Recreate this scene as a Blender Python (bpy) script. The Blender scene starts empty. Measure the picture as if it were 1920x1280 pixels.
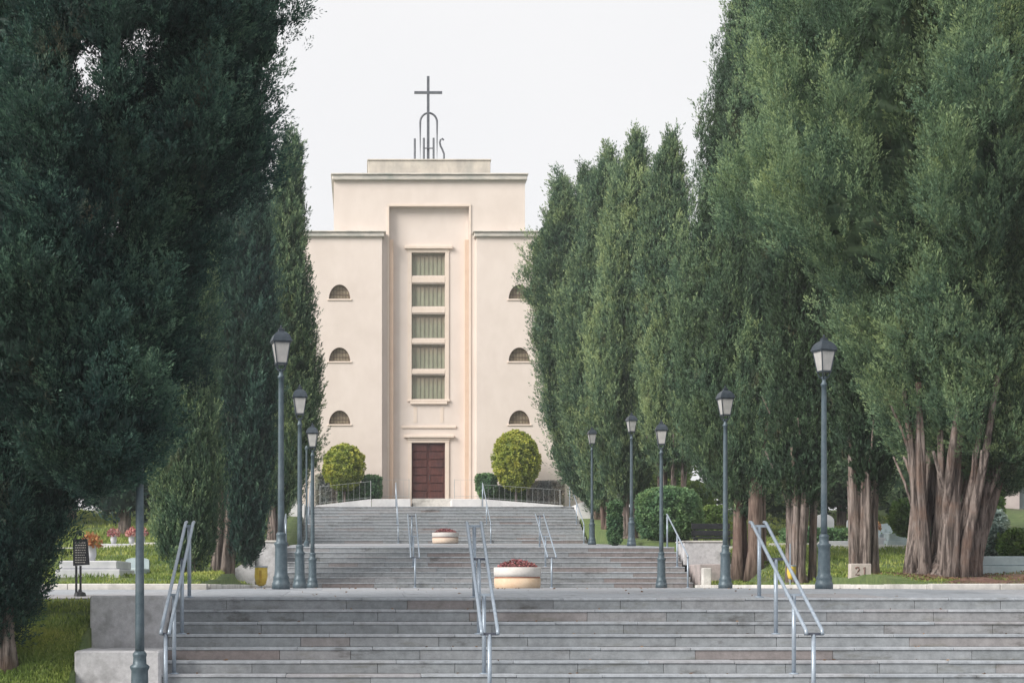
import bpy, math, random
import numpy as np
from mathutils import Vector, Matrix
R = math.radians
rnd = random.Random(7)
rng = np.random.default_rng(11)
sc = bpy.context.scene
COL = sc.collection

# ---------------------------------------------------------------- camera
F, VX, VY, E = 3080.0, 680.0, 1098.0, 1.7      # focal length in photo pixels, vanishing point, eye height
cd = bpy.data.cameras.new('camera'); cam = bpy.data.objects.new('camera', cd); COL.objects.link(cam)
cam.location = (0, 0, E); cam.rotation_euler = (R(90), 0, 0)
cd.sensor_width = 36; cd.lens = 36 * F / 1920
cd.shift_x = (960 - VX) / 1920; cd.shift_y = (VY - 640) / 1920
cd.clip_start = 0.3; cd.clip_end = 3000
sc.camera = cam

# ---------------------------------------------------------------- sky, sun, exposure
SUN_EL, SUN_AZ = 33, -122        # azimuth measured from +Y clockwise: behind the camera, to its left
w = bpy.data.worlds.new('World'); sc.world = w; w.use_nodes = True
nt = w.node_tree; nt.nodes.clear()
sky = nt.nodes.new('ShaderNodeTexSky'); sky.sky_type = 'NISHITA'; sky.sun_disc = False
sky.sun_elevation = R(SUN_EL); sky.sun_rotation = R(SUN_AZ); sky.dust_density = 3.0; sky.air_density = 1.0
mx = nt.nodes.new('ShaderNodeMix'); mx.data_type = 'RGBA'; mx.inputs['Factor'].default_value = 0.92
mx.inputs['B'].default_value = (7.3, 7.27, 7.3, 1)          # even white cloud
cn = nt.nodes.new('ShaderNodeTexNoise'); cn.inputs['Scale'].default_value = 1.6; cn.inputs['Detail'].default_value = 5
cr = nt.nodes.new('ShaderNodeValToRGB'); cr.color_ramp.elements[0].position = 0.3; cr.color_ramp.elements[0].color = (0.96, 0.965, 0.975, 1); cr.color_ramp.elements[1].position = 0.7; cr.color_ramp.elements[1].color = (1.03, 1.025, 1.02, 1)
cm = nt.nodes.new('ShaderNodeMix'); cm.data_type = 'RGBA'; cm.blend_type = 'MULTIPLY'; cm.inputs['Factor'].default_value = 1.0
bg = nt.nodes.new('ShaderNodeBackground'); bg.inputs['Strength'].default_value = 0.10
wo = nt.nodes.new('ShaderNodeOutputWorld')
nt.links.new(sky.outputs[0], mx.inputs['A']); nt.links.new(cn.outputs['Fac'], cr.inputs[0]); nt.links.new(mx.outputs['Result'], cm.inputs['A']); nt.links.new(cr.outputs[0], cm.inputs['B']); nt.links.new(cm.outputs['Result'], bg.inputs[0]); nt.links.new(bg.outputs[0], wo.inputs[0])
ld = bpy.data.lights.new('sun', 'SUN'); ld.energy = 3.6; ld.angle = R(30); ld.color = (1.0, 0.94, 0.87)
sun = bpy.data.objects.new('sun', ld); COL.objects.link(sun)
sdir = Vector((math.sin(R(SUN_AZ)) * math.cos(R(SUN_EL)), math.cos(R(SUN_AZ)) * math.cos(R(SUN_EL)), math.sin(R(SUN_EL))))
sun.rotation_euler = (-sdir).to_track_quat('-Z', 'Y').to_euler(); sun.location = (-20, -20, 40)
sc.view_settings.view_transform = 'Standard'; sc.view_settings.look = 'None'
sc.view_settings.exposure = 0.42; sc.view_settings.gamma = 1.0
sc.cycles.max_bounces = 6; sc.cycles.diffuse_bounces = 3; sc.cycles.glossy_bounces = 2
sc.cycles.transmission_bounces = 2; sc.cycles.volume_bounces = 0; sc.cycles.transparent_max_bounces = 4

# ---------------------------------------------------------------- materials
def nodes(name):
    m = bpy.data.materials.new(name); m.use_nodes = True
    t = m.node_tree; b = t.nodes['Principled BSDF']
    return m, t, b
def noise(t, scale, detail=4, rough=0.6, vec=None, stretch=None):
    n = t.nodes.new('ShaderNodeTexNoise'); n.inputs['Scale'].default_value = scale
    n.inputs['Detail'].default_value = detail; n.inputs['Roughness'].default_value = rough
    tc = t.nodes.new('ShaderNodeTexCoord'); out = tc.outputs['Object']
    if stretch:
        mp = t.nodes.new('ShaderNodeMapping'); mp.inputs['Scale'].default_value = stretch
        t.links.new(out, mp.inputs[0]); out = mp.outputs[0]
    t.links.new(out, n.inputs['Vector'])
    return n.outputs['Fac']
def ramp(t, fac, stops, interp='LINEAR'):
    r = t.nodes.new('ShaderNodeValToRGB'); r.color_ramp.interpolation = interp
    els = r.color_ramp.elements
    while len(els) < len(stops): els.new(0.5)
    for e, (p, c) in zip(els, stops): e.position = p; e.color = (c[0], c[1], c[2], 1)
    t.links.new(fac, r.inputs[0]); return r.outputs[0]
def mixc(t, a, b, fac, mode='MIX'):
    m = t.nodes.new('ShaderNodeMix'); m.data_type = 'RGBA'; m.blend_type = mode
    for s, v in (('A', a), ('B', b)):
        if isinstance(v, tuple): m.inputs[s].default_value = (*v, 1)
        else: t.links.new(v, m.inputs[s])
    if isinstance(fac, float): m.inputs['Factor'].default_value = fac
    else: t.links.new(fac, m.inputs['Factor'])
    return m.outputs['Result']
def bump(t, b, h, strength=0.3, dist=0.02):
    n = t.nodes.new('ShaderNodeBump'); n.inputs['Strength'].default_value = strength; n.inputs['Distance'].default_value = dist
    t.links.new(h, n.inputs['Height']); t.links.new(n.outputs[0], b.inputs['Normal'])
def attr(t, name='tint'):
    a = t.nodes.new('ShaderNodeAttribute'); a.attribute_name = name; return a.outputs['Fac']
def mat_noise(name, c1, c2, scale=6, rough=0.8, stretch=None, bs=0.25, bd=0.01, metal=0.0, c3=None, lo=0.35, hi=0.65):
    m, t, b = nodes(name)
    f = noise(t, scale, 6, 0.65, stretch=stretch)
    c = ramp(t, f, [(lo, c1), (hi, c2)])
    if c3:
        g = noise(t, scale * 0.23, 5, 0.6)
        k = ramp(t, g, [(0.5, (0, 0, 0)), (0.68, (1, 1, 1))])
        c = mixc(t, c, c3, k)
    t.links.new(c, b.inputs['Base Color']); b.inputs['Roughness'].default_value = rough
    b.inputs['Metallic'].default_value = metal; b.inputs['Specular IOR Level'].default_value = 0.3
    if bs: bump(t, b, noise(t, scale * 4, 4, 0.6, stretch=stretch), bs, bd)
    return m

def mat_step(name, cols, edge=False):
    """stone slabs: one tint per slab (mesh attribute), grain, stains"""
    m, t, b = nodes(name)
    c = ramp(t, attr(t), cols)
    g = noise(t, 9, 8, 0.75)
    c = mixc(t, c, ramp(t, g, [(0.3, (0.55, 0.55, 0.55)), (0.7, (1.2, 1.2, 1.2))]), 0.75, 'MULTIPLY')
    s = noise(t, 1.1, 7, 0.7, stretch=(1, 1, 2.5))
    c = mixc(t, c, (0.06, 0.055, 0.05), ramp(t, s, [(0.58, (0, 0, 0)), (0.68, (0.6, 0.6, 0.6))]))
    s2 = noise(t, 2.7, 6, 0.7, stretch=(0.6, 1, 3))
    c = mixc(t, c, (0.12, 0.115, 0.075), ramp(t, s2, [(0.55, (0, 0, 0)), (0.72, (0.45, 0.45, 0.45))]))
    t.links.new(c, b.inputs['Base Color']); b.inputs['Roughness'].default_value = 0.75
    b.inputs['Specular IOR Level'].default_value = 0.35
    bump(t, b, noise(t, 30, 5, 0.6), 0.35, 0.006)
    return m

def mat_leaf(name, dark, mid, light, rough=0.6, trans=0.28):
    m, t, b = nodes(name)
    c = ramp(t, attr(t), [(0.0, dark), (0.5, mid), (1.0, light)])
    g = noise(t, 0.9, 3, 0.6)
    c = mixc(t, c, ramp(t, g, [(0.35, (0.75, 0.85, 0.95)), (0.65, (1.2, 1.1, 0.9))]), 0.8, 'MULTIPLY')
    if 'cypress' in name:
        c = mixc(t, c, (0.20, 0.135, 0.075), ramp(t, noise(t, 1.7, 5, 0.7, stretch=(1, 1, 0.45)), [(0.60, (0, 0, 0)), (0.74, (0.6, 0.6, 0.6))]))
    t.links.new(c, b.inputs['Base Color']); b.inputs['Roughness'].default_value = rough
    b.inputs['Specular IOR Level'].default_value = 0.25
    tr = t.nodes.new('ShaderNodeBsdfTranslucent'); t.links.new(c, tr.inputs[0])
    ms = t.nodes.new('ShaderNodeMixShader'); ms.inputs[0].default_value = trans
    o = t.nodes['Material Output']
    t.links.new(b.outputs[0], ms.inputs[1]); t.links.new(tr.outputs[0], ms.inputs[2]); t.links.new(ms.outputs[0], o.inputs[0])
    return m

M = {}
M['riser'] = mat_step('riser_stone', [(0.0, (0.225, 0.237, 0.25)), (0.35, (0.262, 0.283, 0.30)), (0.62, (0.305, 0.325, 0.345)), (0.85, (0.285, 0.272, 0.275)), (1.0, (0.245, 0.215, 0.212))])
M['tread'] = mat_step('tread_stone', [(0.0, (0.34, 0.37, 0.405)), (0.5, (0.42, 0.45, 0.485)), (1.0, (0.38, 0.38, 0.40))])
M['pave'] = mat_step('paving_stone', [(0.0, (0.30, 0.325, 0.36)), (0.5, (0.37, 0.395, 0.43)), (1.0, (0.34, 0.335, 0.35))])
M['mortar'] = mat_noise('mortar', (0.07, 0.07, 0.07), (0.12, 0.115, 0.11), 20)
M['concrete'] = mat_noise('pale_concrete', (0.46, 0.46, 0.48), (0.60, 0.60, 0.62), 14, 0.9, c3=(0.33, 0.33, 0.34), bs=0.5, bd=0.01)
M['pink_concrete'] = mat_noise('pinkish_concrete', (0.36, 0.31, 0.31), (0.48, 0.43, 0.42), 14, 0.9, c3=(0.3, 0.28, 0.27), bs=0.5)
M['kerb'] = mat_noise('kerb_stone', (0.52, 0.51, 0.49), (0.68, 0.66, 0.63), 7, 0.8, c3=(0.4, 0.39, 0.37))
M['wall_white'] = mat_noise('white_render', (0.64, 0.64, 0.65), (0.74, 0.74, 0.74), 3, 0.85, c3=(0.55, 0.56, 0.57))
M['facade'] = mat_noise('cream_render', (0.67, 0.593, 0.54), (0.71, 0.633, 0.58), 1.6, 0.9, stretch=(1, 1, 0.5), c3=(0.64, 0.565, 0.512), bs=0.1)
M['facade_trim'] = mat_noise('cream_trim', (0.69, 0.585, 0.50), (0.73, 0.635, 0.555), 2.5, 0.9, bs=0.15)
M['reveal'] = mat_noise('peach_render', (0.62, 0.46, 0.36), (0.68, 0.52, 0.41), 1.5, 0.9, bs=0.1)
M['cornice'] = mat_noise('weathered_cornice', (0.44, 0.43, 0.40), (0.66, 0.61, 0.55), 3, 0.9, stretch=(0.5, 1, 3), c3=(0.36, 0.37, 0.34))
M['parapet'] = mat_noise('weathered_parapet', (0.42, 0.39, 0.35), (0.60, 0.55, 0.48), 1.6, 0.9, stretch=(1.2, 1, 0.5), c3=(0.36, 0.36, 0.33))
M['door'] = mat_noise('dark_red_wood', (0.060, 0.024, 0.022), (0.13, 0.05, 0.042), 4, 0.5, stretch=(3, 3, 0.6), c3=(0.05, 0.03, 0.034))
M['iron'] = mat_noise('dark_iron', (0.07, 0.075, 0.08), (0.12, 0.125, 0.135), 12, 0.5, metal=0.2)
M['fence_iron'] = mat_noise('grey_iron', (0.34, 0.36, 0.37), (0.44, 0.46, 0.46), 12, 0.5, metal=0.2)
M['lamp'] = mat_noise('blue_grey_lamp_paint', (0.055, 0.085, 0.105), (0.10, 0.135, 0.16), 9, 0.42, metal=0.15, c3=(0.12, 0.15, 0.17), bs=0.1)
M['lamp_dark'] = mat_noise('dark_blue_grey_lamp_paint', (0.03, 0.042, 0.055), (0.055, 0.07, 0.088), 9, 0.42, metal=0.15, bs=0.1)
M['glass_lamp'] = mat_noise('frosted_lamp_glass', (0.38, 0.38, 0.38), (0.50, 0.49, 0.48), 5, 0.25, bs=0)
M['rail'] = mat_noise('grey_blue_rail_paint', (0.28, 0.34, 0.41), (0.38, 0.44, 0.51), 15, 0.38, metal=0.35, bs=0.1)
M['rail_dark'] = mat_noise('rail_bracket_steel', (0.07, 0.08, 0.11), (0.12, 0.13, 0.16), 15, 0.45, metal=0.4, bs=0.1)
M['bowl'] = mat_noise('terracotta_cream_bowl', (0.60, 0.47, 0.37), (0.68, 0.57, 0.47), 5, 0.8, c3=(0.52, 0.43, 0.36))
M['bowl_yellow'] = mat_noise('ochre_bowl', (0.56, 0.40, 0.27), (0.62, 0.49, 0.36), 5, 0.8)
M['bowl_pale'] = mat_noise('pale_bowl_rim', (0.52, 0.50, 0.48), (0.60, 0.575, 0.55), 8, 0.8)
M['bowl_band'] = mat_noise('brown_red_band', (0.30, 0.13, 0.09), (0.38, 0.19, 0.13), 8, 0.8)
M['soil'] = mat_noise('red_brown_soil', (0.115, 0.065, 0.05), (0.22, 0.13, 0.10), 10, 0.95, c3=(0.09, 0.08, 0.045), bs=0.8, bd=0.03)
M['asphalt'] = mat_noise('plaza_paving', (0.16, 0.165, 0.17), (0.22, 0.225, 0.23), 8)
M['sign_black'] = mat_noise('black_sign_enamel', (0.012, 0.014, 0.018), (0.03, 0.032, 0.036), 12, 0.4, bs=0)
M['sign_ink'] = mat_noise('grey_sign_lettering', (0.22, 0.22, 0.22), (0.34, 0.33, 0.31), 12, 0.6, bs=0)
M['marble'] = mat_noise('white_marble', (0.44, 0.455, 0.49), (0.56, 0.57, 0.59), 4, 0.45, c3=(0.36, 0.38, 0.40), bs=0)
M['marble_blue'] = mat_noise('blue_grey_marble', (0.34, 0.42, 0.45), (0.48, 0.56, 0.58), 4, 0.45, c3=(0.3, 0.36, 0.38), bs=0)
M['marble_pink'] = mat_noise('pink_marble', (0.46, 0.36, 0.34), (0.60, 0.49, 0.45), 4, 0.5, c3=(0.5, 0.44, 0.42), bs=0)
M['marker'] = mat_noise('pale_marker_stone', (0.42, 0.375, 0.35), (0.52, 0.47, 0.44), 9, 0.85, c3=(0.5, 0.46, 0.43))
M['marker_ink'] = mat_noise('worn_red_number', (0.14, 0.08, 0.07), (0.24, 0.16, 0.14), 30, 0.8, bs=0)
M['yellow'] = mat_noise('yellow_plastic', (0.62, 0.42, 0.05), (0.72, 0.55, 0.12), 9, 0.45, bs=0.3)
M['amber'] = mat_noise('dull_amber_plastic', (0.38, 0.24, 0.03), (0.5, 0.33, 0.05), 9, 0.5, bs=0.3)
M['glass_dark'] = mat_noise('dark_window_glass', (0.10, 0.125, 0.13), (0.17, 0.20, 0.21), 1.5, 0.2, bs=0)
M['bark'] = mat_noise('cypress_bark', (0.08, 0.064, 0.058), (0.33, 0.275, 0.25), 7, 0.95, stretch=(2.2, 2.2, 0.16), c3=(0.22, 0.15, 0.12), bs=1.0, bd=0.06, lo=0.42, hi=0.58)
M['bark_red'] = mat_noise('reddish_cypress_bark', (0.085, 0.058, 0.048), (0.29, 0.215, 0.18), 7, 0.95, stretch=(2.2, 2.2, 0.16), c3=(0.14, 0.09, 0.075), bs=1.0, bd=0.04)
M['cy_cool'] = mat_leaf('cool_cypress_foliage', (0.014, 0.038, 0.034), (0.046, 0.105, 0.085), (0.13, 0.235, 0.17))  # blue-green partly the tree's own, partly the left row's shade put into the colour
M['cy_warm'] = mat_leaf('olive_cypress_foliage', (0.036, 0.068, 0.038), (0.118, 0.200, 0.118), (0.285, 0.385, 0.200))  # olive partly the tree's own, partly the right row's warmer light painted in
M['cy_mid'] = mat_leaf('green_cypress_foliage', (0.036, 0.078, 0.050), (0.125, 0.205, 0.118), (0.30, 0.39, 0.20))
M['topiary'] = mat_leaf('yellow_green_topiary_leaf', (0.13, 0.18, 0.035), (0.30, 0.37, 0.07), (0.55, 0.56, 0.13), trans=0.25)
M['hedge'] = mat_leaf('dark_hedge_leaf', (0.07, 0.14, 0.075), (0.14, 0.26, 0.125), (0.25, 0.38, 0.18), trans=0.2)
M['hedge_grey'] = mat_leaf('grey_shrub_leaf', (0.22, 0.27, 0.235), (0.34, 0.36, 0.32), (0.42, 0.38, 0.345))
M['bush'] = mat_leaf('bright_bush_leaf', (0.06, 0.12, 0.03), (0.12, 0.21, 0.055), (0.22, 0.31, 0.09), trans=0.25)
M['silver'] = mat_leaf('silvery_leaf', (0.14, 0.21, 0.17), (0.26, 0.34, 0.29), (0.42, 0.48, 0.42), trans=0.2)
M['flower_red'] = mat_leaf('dark_red_flowers', (0.06, 0.07, 0.04), (0.24, 0.08, 0.09), (0.42, 0.16, 0.17), trans=0.1)
M['flower_pink'] = mat_leaf('pink_flowers', (0.40, 0.11, 0.12), (0.52, 0.24, 0.22), (0.6, 0.42, 0.38), trans=0.1)
M['flower_orange'] = mat_leaf('orange_flowers', (0.28, 0.09, 0.04), (0.42, 0.20, 0.08), (0.45, 0.33, 0.2), trans=0.1)
def mat_ground():
    m, t, b = nodes('lawn_ground')
    f = noise(t, 3.5, 8, 0.7)
    c = ramp(t, f, [(0.3, (0.05, 0.085, 0.025)), (0.5, (0.10, 0.15, 0.045)), (0.72, (0.17, 0.215, 0.075))])
    g = noise(t, 0.6, 5, 0.6)
    c = mixc(t, c, (0.13, 0.11, 0.065), ramp(t, g, [(0.55, (0, 0, 0)), (0.75, (0.7, 0.7, 0.7))]))
    t.links.new(c, b.inputs['Base Color']); b.inputs['Roughness'].default_value = 0.95
    bump(t, b, noise(t, 22, 5, 0.7), 0.8, 0.04)
    return m
M['lawn'] = mat_ground()
M['grass'] = mat_leaf('grass_blade', (0.10, 0.16, 0.03), (0.21, 0.28, 0.065), (0.40, 0.44, 0.15), trans=0.3)

# ---------------------------------------------------------------- mesh helpers
class MB:
    def __init__(s): s.v = []; s.f = []; s.t = []; s.m = []; s.tint = 0.5; s.mi = 0
    def _add(s, vs, fs):
        o = len(s.v); s.v += [tuple(p) for p in vs]
        for f in fs: s.f.append(tuple(i + o for i in f)); s.t.append(s.tint); s.m.append(s.mi)
        return s
    def box(s, x0, x1, y0, y1, z0, z1, bev=0.0):
        if bev > 0:
            b = min(bev, (x1-x0)/2.2, (y1-y0)/2.2, (z1-z0)/2.2)
            vs = []
            for z, i in ((z0, b), (z0+b, 0), (z1-b, 0), (z1, b)):
                # octagonal ring: chamfered vertical edges too
                a0, a1, c0, c1 = x0+i, x1-i, y0+i, y1-i
                k = b if i == 0 else b*0.6
                vs += [(a0+k, c0, z), (a1-k, c0, z), (a1, c0+k, z), (a1, c1-k, z), (a1-k, c1, z), (a0+k, c1, z), (a0, c1-k, z), (a0, c0+k, z)]
            fs = [tuple(reversed(range(8))), tuple(range(24, 32))]
            for r in range(3):
                for j in range(8):
                    fs.append((r*8+j, r*8+(j+1) % 8, (r+1)*8+(j+1) % 8, (r+1)*8+j))
            return s._add(vs, fs)
        vs = [(x, y, z) for z in (z0, z1) for x, y in ((x0, y0), (x1, y0), (x1, y1), (x0, y1))]
        return s._add(vs, [(3, 2, 1, 0), (4, 5, 6, 7), (0, 1, 5, 4), (1, 2, 6, 5), (2, 3, 7, 6), (3, 0, 4, 7)])
    def lathe(s, prof, n=20, cx=0, cy=0, cz=0, rot=0.0, lump=0.0):
        vs = []
        for r, z in prof:
            for i in range(n):
                a = 2*math.pi*i/n + rot
                rr = r*(1+lump*math.sin(a*3+z*2))
                vs.append((cx+rr*math.cos(a), cy+rr*math.sin(a), cz+z))
        fs = []
        for k in range(len(prof)-1):
            for i in range(n):
                fs.append((k*n+i, k*n+(i+1) % n, (k+1)*n+(i+1) % n, (k+1)*n+i))
        fs.append(tuple(reversed(range(n)))); fs.append(tuple((len(prof)-1)*n+i for i in range(n)))
        return s._add(vs, fs)
    def tube(s, pts, r, n=8, rough=0.0, ridge=0.0):
        pts = [Vector(p) for p in pts]
        if not hasattr(r, '__len__'): r = [r]*len(pts)
        rk_ = [1+rnd.uniform(-ridge, ridge) for _ in range(n)]; vs = []; ref = Vector((0, 0, 1)) if abs((pts[-1]-pts[0]).normalized().z) < 0.9 else Vector((1, 0, 0))
        for i, p in enumerate(pts):
            d = (pts[min(i+1, len(pts)-1)]-pts[max(i-1, 0)]).normalized()
            u = d.cross(ref).normalized(); v = d.cross(u)
            for k in range(n):
                a = 2*math.pi*k/n; q = r[i]*rk_[k]*(1+(rnd.uniform(-rough, rough) if rough else 0))
                vs.append(p+u*q*math.cos(a)+v*q*math.sin(a))
        fs = []
        for k in range(len(pts)-1):
            for i in range(n): fs.append((k*n+i, (k+1)*n+i, (k+1)*n+(i+1) % n, k*n+(i+1) % n))
        fs.append(tuple(range(n))); fs.append(tuple(reversed([(len(pts)-1)*n+i for i in range(n)])))
        return s._add(vs, fs)
    def prism(s, poly, y0, y1):
        """poly in x,z extruded along y"""
        n = len(poly); vs = [(x, y0, z) for x, z in poly]+[(x, y1, z) for x, z in poly]
        fs = [tuple(range(n)), tuple(reversed(range(n, 2*n)))]
        for i in range(n): fs.append((i, i+n, (i+1) % n+n, (i+1) % n))
        return s._add(vs, fs)
    def prism_x(s, poly, x0, x1):
        """poly in y,z extruded along x"""
        n = len(poly); vs = [(x0, y, z) for y, z in poly]+[(x1, y, z) for y, z in poly]
        fs = [tuple(reversed(range(n))), tuple(range(n, 2*n))]
        for i in range(n): fs.append((i, (i+1) % n, (i+1) % n+n, i+n))
        return s._add(vs, fs)
    def build(s, name, mats, parent=None, smooth=False):
        me = bpy.data.meshes.new(name); me.from_pydata(s.v, [], s.f)
        for m in (mats if isinstance(mats, (list, tuple)) else [mats]): me.materials.append(M[m])
        a = me.attributes.new('tint', 'FLOAT', 'FACE'); a.data.foreach_set('value', s.t)
        me.polygons.foreach_set('material_index', s.m)
        if smooth: me.polygons.foreach_set('use_smooth', [len(f) < 7 for f in s.f])
        me.update()
        o = bpy.data.objects.new(name, me); COL.objects.link(o)
        if parent: o.parent = parent
        return o

def quads_mesh(name, V, T, mat, parent=None, extra=None):
    """V: (N,4,3) quads, T: tint per quad; extra: (verts, quadfaces, tint)"""
    N = len(V); vv = V.reshape(-1, 3); ff = np.arange(N*4, dtype=np.int32); tt = T.astype(np.float32)
    if extra is not None:
        ev, ef, et = extra
        ff = np.concatenate([ff, (ef+N*4).reshape(-1).astype(np.int32)]); vv = np.concatenate([vv, ev]); tt = np.concatenate([tt, et.astype(np.float32)])
    nf = len(ff)//4
    me = bpy.data.meshes.new(name)
    me.vertices.add(len(vv)); me.vertices.foreach_set('co', vv.astype(np.float32).ravel())
    me.loops.add(len(ff)); me.loops.foreach_set('vertex_index', ff)
    me.polygons.add(nf); me.polygons.foreach_set('loop_start', np.arange(0, nf*4, 4, dtype=np.int32))
    me.polygons.foreach_set('loop_total', np.full(nf, 4, dtype=np.int32))
    me.update(calc_edges=True); me.materials.append(M[mat])
    a = me.attributes.new('tint', 'FLOAT', 'FACE'); a.data.foreach_set('value', tt)
    o = bpy.data.objects.new(name, me); COL.objects.link(o)
    if parent: o.parent = parent
    return o

def tag(o, label, cat, group=None):
    o['label'] = label; o['category'] = cat
    if group: o['group'] = group
    return o
def structure(o): o['kind'] = 'structure'; return o
def empty(name, loc, label, cat, group=None):
    o = bpy.data.objects.new(name, None); COL.objects.link(o); o.location = loc; o.empty_display_size = 0.3
    return tag(o, label, cat, group)
def copy_tree(o, parent=None):
    c = o.copy(); COL.objects.link(c); c.parent = parent
    for ch in o.children: copy_tree(ch, c)
    return c
def PX(px, d): return (px-VX)*d/F
def PZ(py, d): return E+(VY-py)*d/F

# ---------------------------------------------------------------- ground heights
def land1(y):                       # first landing, falls gently to the front edge
    return E+np.interp(y, [22, 26.3, 46.4], [-0.157, -0.05, -0.05])
def land2(y): return E+np.interp(y, [49, 68], [1.16, 1.76])
SX0, SX1 = -2.5, 9.3
def side(x, y):
    y = np.asarray(y, float)
    return E+np.interp(y, [17.5, 18.6, 21.9, 22, 26.9, 27.1, 31, 44, 50, 60, 68, 74, 90, 700],
                       [-1.7, -1.66, -0.22, -0.18, -0.12, -0.02, 0.17, 0.32, 1.12, 1.7, 2.4, 3.45, 3.75, 4.2])
def ground_h(x, y):
    x = np.asarray(x, float); y = np.asarray(y, float)
    h = side(x, y)
    verge = E+np.interp(y, [27.1, 46, 48.3, 49.6, 52], [-0.02, -0.03, 0.0, 1.05, 1.2])
    wv = np.clip((x-9.3)/0.05, 0, 1)*np.clip((11.1-x)/0.4, 0, 1)+np.clip((-2.5-x)/0.05, 0, 1)*np.clip((x+4.1)/0.4, 0, 1)
    wv = wv*np.clip((y-33)/3, 0, 1)*np.clip((52-y)/1.0, 0, 1); h = h*(1-wv)+verge*wv
    corr = (x > SX0-0.1) & (x < SX1+0.1)
    blk = ((x > -3.5) & (x < 10.3)) & (y < 22.05)
    h = np.where(blk, np.minimum(h, E-1.7), h)
    h = np.where(corr, np.minimum(h-0.5, np.interp(y, [22, 46, 49.5, 68, 73], [E-2.2, E-0.6, E+0.3, E+0.9, E+2.9])), h)
    n = 0.05*np.sin(x*1.3+y*0.7)+0.04*np.sin(y*2.1-x*0.6)
    amp = np.where((y > 28) | ((y > 19) & (y < 21.6)), 1.0, 0.0)
    return h+np.where(corr | blk, 0, n*amp)
def make_ground():
    xs = np.unique(np.concatenate([np.linspace(-700, -60, 20), np.linspace(-60, -20, 30), np.arange(-20, -3.6, 0.3), [-3.55, -3.5, -3.49, -2.61, -2.59],
          np.arange(-2.4, 9.3, 1.2), [9.39, 9.41, 10.29, 10.31, 10.36], np.arange(10.6, 30, 0.4), np.linspace(30, 80, 30), np.linspace(80, 700, 20)]))
    ys = np.unique(np.concatenate([[-60, -10, 10, 16], np.arange(17, 23, 0.25), [21.9, 22.0, 22.04, 22.06, 26.9, 27.1], np.arange(23, 92, 0.6), np.linspace(95, 900, 30)]))
    X, Y = np.meshgrid(xs, ys); Z = ground_h(X, Y)
    nx, ny = len(xs), len(ys)
    V = np.stack([X, Y, Z], -1).reshape(-1, 3)
    i = np.arange(nx-1)[None, :]+np.arange(ny-1)[:, None]*nx
    Fq = np.stack([i, i+1, i+1+nx, i+nx], -1).reshape(-1, 4)
    structure(quads_mesh('ground', np.zeros((0, 4, 3)), np.zeros(0), 'lawn', extra=(V, Fq, np.full(len(Fq), 0.5))))
make_ground()

# ---------------------------------------------------------------- stairs and landings
def slabs(mb, x0, x1, y0, y1, zf, th, lmin, lmax, seed, brown=0.0):
    """a row of stone slabs with hairline joints"""
    r = random.Random(seed); x = x0
    while x < x1-0.01:
        L = r.uniform(lmin, lmax); xe = min(x+L, x1)
        if x1-xe < 0.25: xe = x1
        mb.tint = min(1, max(0, r.gauss(0.5, 0.24)+(brown if x > 6.6-0.3*(seed % 5) else 0)))
        dz = r.uniform(-0.002, 0.002)
        mb.box(x+0.0025, xe-0.0025, y0+r.uniform(-0.002, 0.003), y1, zf-th+dz, zf+dz, 0.004)
        x = xe
def flight(label, x0, x1, y_first, z0, n, rise, run, name='stone_staircase'):
    """y_first: face of the lowest riser, z0: level below it"""
    root = empty(name, ((x0+x1)/2, y_first, z0), label, 'staircase')
    inv = Matrix.Translation((-(x0+x1)/2, -y_first, -z0))
    obs = []
    for k in range(n):
        yf = y_first+k*run; zt = z0+(k+1)*rise
        mb = MB(); mb.mi = 2
        mb.box(x0, x1, yf+0.02, yf+run+0.03, zt-rise-0.25, zt-0.035)
        mb.mi = 0
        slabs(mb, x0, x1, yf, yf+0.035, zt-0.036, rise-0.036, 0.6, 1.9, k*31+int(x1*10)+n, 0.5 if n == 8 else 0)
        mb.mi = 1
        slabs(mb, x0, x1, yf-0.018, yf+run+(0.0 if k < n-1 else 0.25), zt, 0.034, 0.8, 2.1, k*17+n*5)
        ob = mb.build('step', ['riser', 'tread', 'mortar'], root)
        ob.data.transform(inv); obs.append(ob)
    return root
RISE1, RUN1 = 0.155, 0.30
n1 = 10; ytop1 = 22.0
flight('wide lower flight of grey stone steps nearest the camera', SX0, SX1, ytop1-(n1-1)*RUN1, E-0.157-n1*RISE1, n1, RISE1, RUN1)
n2 = 8; r2 = 1.21/n2
flight('middle flight of stone steps behind the round flower bowl', SX0, SX1, 49-(n2-1)*0.40, E-0.05, n2, r2, 0.40)
n3 = 12; r3 = 1.74/n3
flight('upper flight of stone steps leading up to the church terrace', SX0, SX1, 72.4-(n3-1)*0.40, E+1.76, n3, r3, 0.40)

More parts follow.
